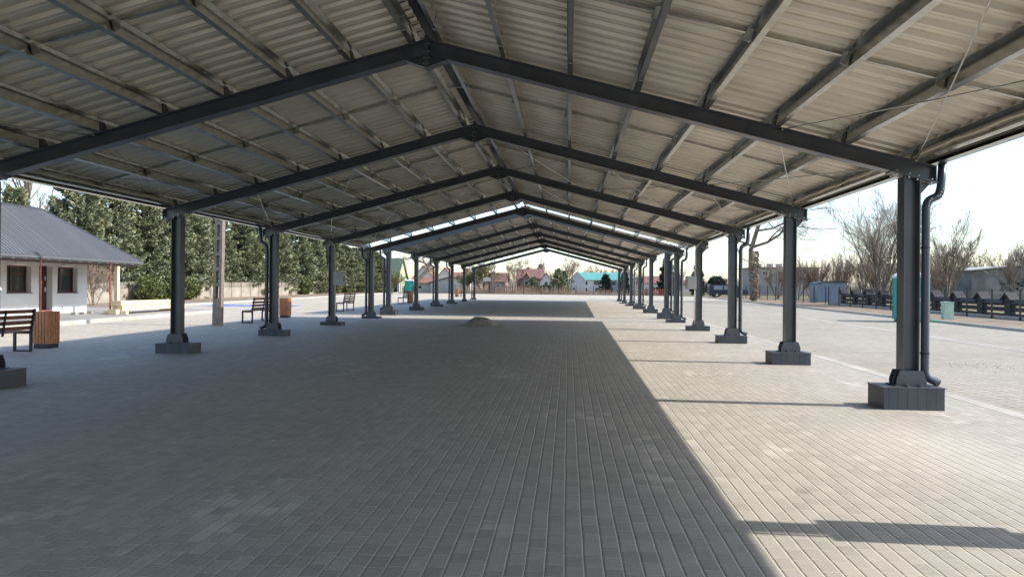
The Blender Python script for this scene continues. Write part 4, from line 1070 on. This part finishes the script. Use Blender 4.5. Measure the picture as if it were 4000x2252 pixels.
# ------------------------------------------------------------------ far buildings
def house(x, y, w, d, zw, zr, wall, roof, label, ridge='x', wins=(), name='house', cat='house', over=.3, base=None, gwins=(), chim=None, group=None, rz=0):
    """w along x, d along y, zw wall top, zr ridge (heights above ground)"""
    g = gz(x, y) if base is None else base
    t = empty(name, (0, 0, 0), label, cat, group)
    mb = MB(); mb.box(-w/2, w/2, -d/2, d/2, -.3, zw)
    if ridge == 'x': 
        for s in (-1, 1): mb.prism([(s*w/2, -d/2, zw), (s*w/2, d/2, zw), (s*w/2, 0, zr-.05)], (-s*.2, 0, 0))
    elif ridge == 'y':
        for s in (-1, 1): mb.prism([(-w/2, s*d/2, zw), (w/2, s*d/2, zw), (0, s*d/2, zr-.05)], (0, -s*.2, 0))
    mb.build('wall', wall, t)
    mb = MB(); th = .15
    if ridge == 'x':
        k = (zr-zw)/(d/2)
        for s in (-1, 1): mb.prism([(-w/2-over, s*(d/2+over), zw-over*k), (w/2+over, s*(d/2+over), zw-over*k), (w/2+over, 0, zr), (-w/2-over, 0, zr)], (0, 0, th))
    elif ridge == 'y':
        k = (zr-zw)/(w/2)
        for s in (-1, 1): mb.prism([(s*(w/2+over), -d/2-over, zw-over*k), (s*(w/2+over), d/2+over, zw-over*k), (0, d/2+over, zr), (0, -d/2-over, zr)], (0, 0, th))
    else: mb.box(-w/2-over, w/2+over, -d/2-over, d/2+over, zw+.002, zw+.2)
    rf = mb.build('roof', roof, t)
    if chim:
        mb = MB()
        cx_, cz_ = chim; mb.box(cx_-.3, cx_+.3, -.3, .3, cz_-1.2, cz_); mb.build('chimney', HOUSER, rf)
    for (wx, wz, ww, wh) in wins:
        mb = MB(); mb.box(wx-ww/2, wx+ww/2, -d/2-.03, -d/2-.001, wz-wh/2, wz+wh/2); wo = mb.build('window', WHITE, t)
        mb = MB(); mb.box(wx-ww/2+.08, wx+ww/2-.08, -d/2-.04, -d/2-.0305, wz-wh/2+.08, wz+wh/2-.08); mb.build('pane', GLASS, wo)
    for (side, wy, wz, ww, wh) in gwins:
        xa = side*w/2; mb = MB(); mb.box(min(xa, xa+side*.03), max(xa, xa+side*.03), wy-ww/2, wy+ww/2, wz-wh/2, wz+wh/2); wo = mb.build('window', WHITE, t)
        mb = MB(); mb.box(min(xa+side*.0305, xa+side*.04), max(xa+side*.0305, xa+side*.04), wy-ww/2+.08, wy+ww/2-.08, wz-wh/2+.08, wz+wh/2-.08); mb.build('pane', GLASS, wo)
    t.location = (x, y, g); t.rotation_euler = (0, 0, rz); return t
house(-29.6, 121, 7.4, 7, 2.4, 5.6, LIME, GREENR, 'lime-walled house with a green sheet roof at the end of the spruce row', wins=((1.8, 1.3, 1.4, 1.0), (-1.5, 1.3, 1.4, 1.0)), gwins=((1, -.5, 2.4, 1.0, 1.5),))
house(-22.9, 125, 3.4, 6, 1.55, 2.55, HOUSEG, BROWNR, 'grey garage with a brown roof behind the bare oak', wins=((-.2, .9, .8, .6),), name='garage', cat='garage')
# lean-to
def leanto():
    x0, x1, y0, y1 = -21.0, -17.2, 121, 126; g = gz(-19, 121)
    t = empty('lean_to_shed', (-19, 123, g), 'pale grey lean-to shed with a single sloping roof beside the white garage', 'shed')
    mb = MB(); mb.prism([(x0, y0, g-.2), (x1, y0, g-.2), (x1, y0, g+2.7), (x0, y0, g+1.65)], (0, y1-y0, 0)); mb.build('wall', HOUSEG, t)
    mb = MB(); mb.prism([(x0-.3, y0-.3, g+1.62), (x1, y0-.3, g+2.75), (x1, y0-.3, g+2.88), (x0-.3, y0-.3, g+1.75)], (0, y1-y0+.6, 0)); mb.build('roof', BROWNR, t)
    mb = MB(); mb.box(-20.2, -18.6, y0-.02, y0-.001, g, g+1.3); mb.build('door', BOXG, t)
leanto()
house(-15.7, 123, 3.0, 5, 2.55, 3.35, HOUSEW, BROWNR, 'whitewashed garage with a brown roof and chimney, left of the olive willow', wins=((.4, .9, .5, 1.1),), name='garage', cat='garage', chim=(.6, 4.2))
house(-31.6, 172, 4.6, 9, 3.3, 5.9, HOUSEW, BROWNR, 'house with a brown gabled roof behind the bare oak, left of two', ridge='y', wins=((0, 2, 1, 1),), group='distant brown-roofed houses')
house(-26.9, 174, 4.2, 9, 3.0, 5.5, HOUSEW, BROWNR, 'house with a brown gabled roof, right of two above the lean-to', ridge='y', wins=((0, 2, 1, 1), (.8, 3.2, .5, .5)), group='distant brown-roofed houses')
house(-12.4, 150, 3.6, 6, 2.2, 3.9, HOUSER, RED, 'low red brick house with a red hipped-looking roof behind the two-trunked tree', wins=((.3, 1.3, .9, .7),), group='distant red-roofed houses')
house(-7.3, 181, 6.2, 9, 3.3, 5.6, HOUSER, RED, 'long house with a broad red tiled roof', wins=((-1.5, 1.8, 1, 1), (1.2, 1.8, 1, 1)), group='distant red-roofed houses', chim=(-.6, 6.2))
house(-7.9, 176, 3.0, 5, 2.2, 4.6, HOUSER, RED, 'small front gable with red tiles joined in front of the long red roof', ridge='y', wins=((0, 2.2, .9, .9),), group='distant red-roofed houses')
house(-3.0, 171, 2.7, 7, 2.6, 4.5, HOUSEW, RED, 'pale pink gabled house at the right of the red roofs', ridge='y', wins=((0, 2.1, .8, .8), (0, 3.3, .35, .4)), group='distant red-roofed houses')
# turquoise-roofed house with two grey gable wings
t1 = house(10.6, 203, 12.6, 8, 3.45, 5.35, HOUSEG, TURQ, 'long two-storey grey house with a bright turquoise roof', wins=((-3.6, 2.5, .8, 1.2), (-.6, 2.6, 2.2, 1.3), (3.8, 2.5, 1.2, 1.2), (-3.6, .7, .7, 1.1), (-.8, .7, 1.0, 1.3), (3, .8, 1.4, 1.2)), over=.4)
mb = MB()
def wing(x, w, label):
    tw_ = house(x, 199, w, 9, 3.1, 5.3, HOUSEG, HOUSEG, label, ridge='y', wins=((-w*.25, 2.9, 1.0, 1.1), (-w*.2, .9, .9, .8)), over=.12, group='grey gable wings of the turquoise-roofed house')
wing(4.4, 4.6, 'grey gable wing at the left end of the turquoise roof')
wing(17.6, 4.6, 'grey gable wing at the right end of the turquoise roof')
house(22.2, 170, 5.5, 8, 2.3, 3.9, HOUSEW, RED, 'low house with a salmon red roof behind the sunny-side columns', wins=((-1, 1.2, .8, .9), (1, 1.2, .8, .9)), group='distant red-roofed houses')
house(29.5, 178, 7, 8, 2.1, 3.2, HOUSEW, RED, 'low red-roofed house behind the dark van', wins=((-1, 1.2, .8, .9),), group='distant red-roofed houses')
house(44.8, 152, 12.5, 10, 5.4, 5.6, mat('grey_brown_render', (.30, .275, .26), .85, 0, .1, .5), BROWNR, 'flat-roofed grey block of flats with roof vents behind the ivy-clad tree', ridge='flat', wins=((-4, 4.3, 1.2, 1.2), (-1, 4.3, 1.2, 1.2), (2, 4.3, 1.2, 1.2), (4.6, 4.3, 1.2, 1.2)), name='flat_roofed_block', cat='building')
for i, xx in enumerate((40.4, 42.6, 44.4, 46.2)):
    mb = MB(); g = gz(44, 152)+5.6; mb.box(xx-.5, xx+.5, 150, 151, g, g+.65); mb.box(xx-.6, xx+.6, 149.9, 151.1, g+.65, g+.75)
    v = mb.build('roof_vent', HOUSEG); 
    v.parent = bpy.data.objects['flat_roofed_block']; v.matrix_parent_inverse = Matrix.Translation(-Vector((44.8, 152, gz(44.8, 152))))
def blockb():
    t = empty('block_building', (53, 90, gz(53, 90)), 'windowless grey block-wall building with a shallow roof at the right edge', 'building')
    g = gz(42, 88); x0, x1 = 48.6, 62; y0, y1 = 88, 100
    mb = MB(); mb.box(x0, x1, y0, y1, g-.3, g+3.5); mb.prism([(x0, y0, g+3.5), (x1, y0, g+3.5), ((x0+x1)/2-1, y0, g+4.1)], (0, y1-y0, 0)); WB = mb
    mb = MB(); mb.prism([(x0-.3, y0-.3, g+3.55), ((x0+x1)/2-1, y0-.3, g+4.2), ((x0+x1)/2-1, y0-.3, g+4.32), (x0-.3, y0-.3, g+3.67)], (0, y1-y0+.6, 0)); mb.prism([(x1+.3, y0-.3, g+3.55), ((x0+x1)/2-1, y0-.3, g+4.2), ((x0+x1)/2-1, y0-.3, g+4.32), (x1+.3, y0-.3, g+3.67)], (0, y1-y0+.6, 0)); mb.build('roof', CONC, t)
    mb = WB; mb.cur = 1; rb = random.Random(4)
    for i in range(46):
        a = x0+3+rb.random()*4; b = g+1.2+rb.randint(0, 8)*.2; mb.box(a, a+rb.uniform(.3, .9), y0-.012, y0-.002, b, b+.19)
    mb.build('wall', [BRICKF, mat('dark_block', (.11, .105, .10), .9, 0, .2, 2)], t)
blockb()
# blue shed with lean roof
def blueshed():
    x0, x1, y0, y1 = 26.7, 29.4, 74, 76.5; g = gz(28, 75)
    t = empty('garden_shed', (28, 75, g), 'blue-grey sheet metal shed in front of the reddish thicket', 'shed')
    mb = MB(); mb.prism([(x0, y0, g), (x1, y0, g), (x1, y0, g+1.98), (x0+.5, y0, g+2.02), (x0, y0, g+1.85)], (0, y1-y0, 0)); mb.build('wall', SHEDB, t)
    mb = MB(); mb.box(x0+.45, x0+1.25, y0-.03, y0-.001, g+.05, g+1.75); d = mb.build('door', SHEDB, t)
    mb = MB(); mb.box(x0+1.1, x0+1.18, y0-.05, y0-.03, g+.9, g+1.0); mb.build('handle', BLACKM, d)
    mb = MB(); mb.prism([(x0-.1, y0-.15, g+1.87), (x0+.5, y0-.15, g+2.05), (x1+.1, y0-.15, g+2.02), (x1+.1, y0-.15, g+2.08), (x0+.5, y0-.15, g+2.11), (x0-.1, y0-.15, g+1.93)], (0, y1-y0+.3, 0)); mb.build('roof', BLACKM, t)
blueshed()
rb = random.Random(9); mb = MB()
for i in range(130):
    x = 28.3+rb.gauss(0, .7); y = 66.5+rb.gauss(0, .6); g = gz(x, y)+abs(rb.gauss(0, .15)); a = rb.random()*3.14; b = rb.gauss(0, .3)
    mb.obox((x, y, g+.05), (math.cos(a), math.sin(a), b), (-math.sin(a), math.cos(a), 0), (0, 0, 1), rb.uniform(.08, .35), .05, .03)
tag(mb.build('brushwood_heap', CONC_OLD), 'heap of loose rubble and branches in front of the blue shed', 'rubble heap', kind='stuff')
# container, van, red fence, billboard, line pole
x0, y0 = -26.0, 118; g = gz(x0, y0); t = empty('recycling_container', (x0, y0, g), 'small blue and white container in front of the green-roofed house', 'container')
mb = MB(); mb.box(x0-.45, x0-.02, y0-.5, y0+.5, g, g+1.7); mb.build('blue_half', mat('blue_plastic', (.03, .07, .25), .5), t)
mb = MB(); mb.box(x0-.02, x0+.4, y0-.5, y0+.5, g, g+1.7); mb.build('white_half', HOUSEG, t)
mb = MB(); mb.box(x0-.5, x0+.45, y0-.55, y0+.55, g+1.7, g+1.78); mb.build('lid', BLACKM, t)
def van():
    x0, y0 = 22.9, 97.5; g = gz(x0, y0); t = empty('parked_van', (x0, y0, g), 'dark blue van with pale side windows parked behind the fence', 'van')
    L, W_, H = 4.9, 1.9, 1.75
    pr = [(-L/2, .35), (L/2, .35), (L/2, .95), (L/2-.9, 1.1), (L/2-1.6, H), (-L/2+.1, H), (-L/2, 1.5)]
    mb = MB(); mb.prism([(x0+a, y0-W_/2, g+b) for a, b in pr], (0, W_, 0)); mb.build('body', VANM, t)
    for a, b in ((-1.9, -.75), (-.6, .55)):
        mb = MB(); mb.box(x0+a, x0+b, y0-W_/2-.012, y0-W_/2-.001, g+1.02, g+1.55); mb.build('window', mat('pale_window', (.25, .28, .32), .2), t)
    for a in (-1.5, 1.5):
        for s in (-1, 1):
            mb = MB(); mb.tube([(x0+a, y0+s*(W_/2-.2), g+.32), (x0+a, y0+s*(W_/2+.01), g+.32)], .32, 18); w = mb.build('wheel', BLACKM, t)
            mb = MB(); mb.tube([(x0+a, y0+s*(W_/2+.01), g+.32), (x0+a, y0+s*(W_/2+.02), g+.32)], .17, 14); mb.build('rim', BOLT, w)
van()
t = empty('picket_fence', (14.5, 108, gz(14.5, 108)), 'orange-red picket fence between the sunny-side columns', 'fence')
for i in range(13):
    for j in range(1):
        mb = MB(); x = 12.9+i*.27; g = gz(x, 106.5); mb.box(x, x+.14, 106.5, 106.53, g, g+1.0); mb.build('picket', REDF, t)
mb = MB(); g = gz(14.5, 106.5); mb.box(12.8, 16.4, 106.531, 106.56, g+.25, g+.32); mb.box(12.8, 16.4, 106.531, 106.56, g+.75, g+.82); mb.build('rail', REDF, t)
t = empty('notice_board', (-10.0, 108, gz(-10, 108)), 'small cream notice board on two posts in front of the willow', 'notice board')
g = gz(-10, 108)
mb = MB(); mb.box(-10.55, -9.45, 107.95, 108.0, g+1.85, g+2.4); mb.build('panel', HOUSEW, t)
for x in (-10.4, -9.6): mb = MB(); mb.box(x-.03, x+.03, 108.001, 108.05, g, g+2.3); mb.build('post', BLACKM, t)
mb = MB(); g = gz(-.2, 140); mb.tube([(-.2, 140, g), (-.2, 140, g+4.4)], [.11, .08], 8); tag(mb.build('utility_pole', CONC_OLD), 'slim pale utility pole left of the turquoise-roofed house', 'utility pole')
# distant belt of trees closing the horizon
segs = []; rb = random.Random(21)
for i in range(5200):
    x = rb.uniform(-260, 330); y = 330+rb.random()*50; g = gz(x, y); h = rb.uniform(3, 9.5)*(.75+.35*noise.noise(Vector((x*.03, 0, 0))))
    segs.append((x, y, g, .16, x+rb.gauss(0, 1.1), y, g+h, .05))
    for k in range(3):
        u = rb.uniform(.35, .8); segs.append((x, y, g+h*u, .07, x+rb.gauss(0, 1.8), y, g+h*u+rb.uniform(.8, 2.5), .03))
V, F = seg_mesh(segs, 3); me = bpy.data.meshes.new('distant_wood'); me.from_pydata(V.tolist(), [], F.tolist()); me.materials.append(TWIG)
o = bpy.data.objects.new('distant_wood', me); COL.objects.link(o); tag(o, 'far leafless wood along the horizon', 'wood', kind='stuff')
# pebbles
mb = MB(); rb = random.Random(2)
for i in range(50):
    if i < 45: x, y = 10.9+rb.gauss(0, .55), 16.3+rb.gauss(0, .35)
    else: x, y = rb.uniform(8.4, 14), rb.uniform(9, 20)
    r = rb.uniform(.006, .014); g = gz(x, y); mb.obox((x, y, g+r*.5), (rb.random(), rb.random()+.1, 0), (-rb.random()-.1, rb.random(), 0), (0, 0, 1), r, r*.7, r*.5)
tag(mb.build('gravel_crumbs', CONC), 'crumbs of gravel scattered on the sunny paving', 'gravel', kind='stuff')
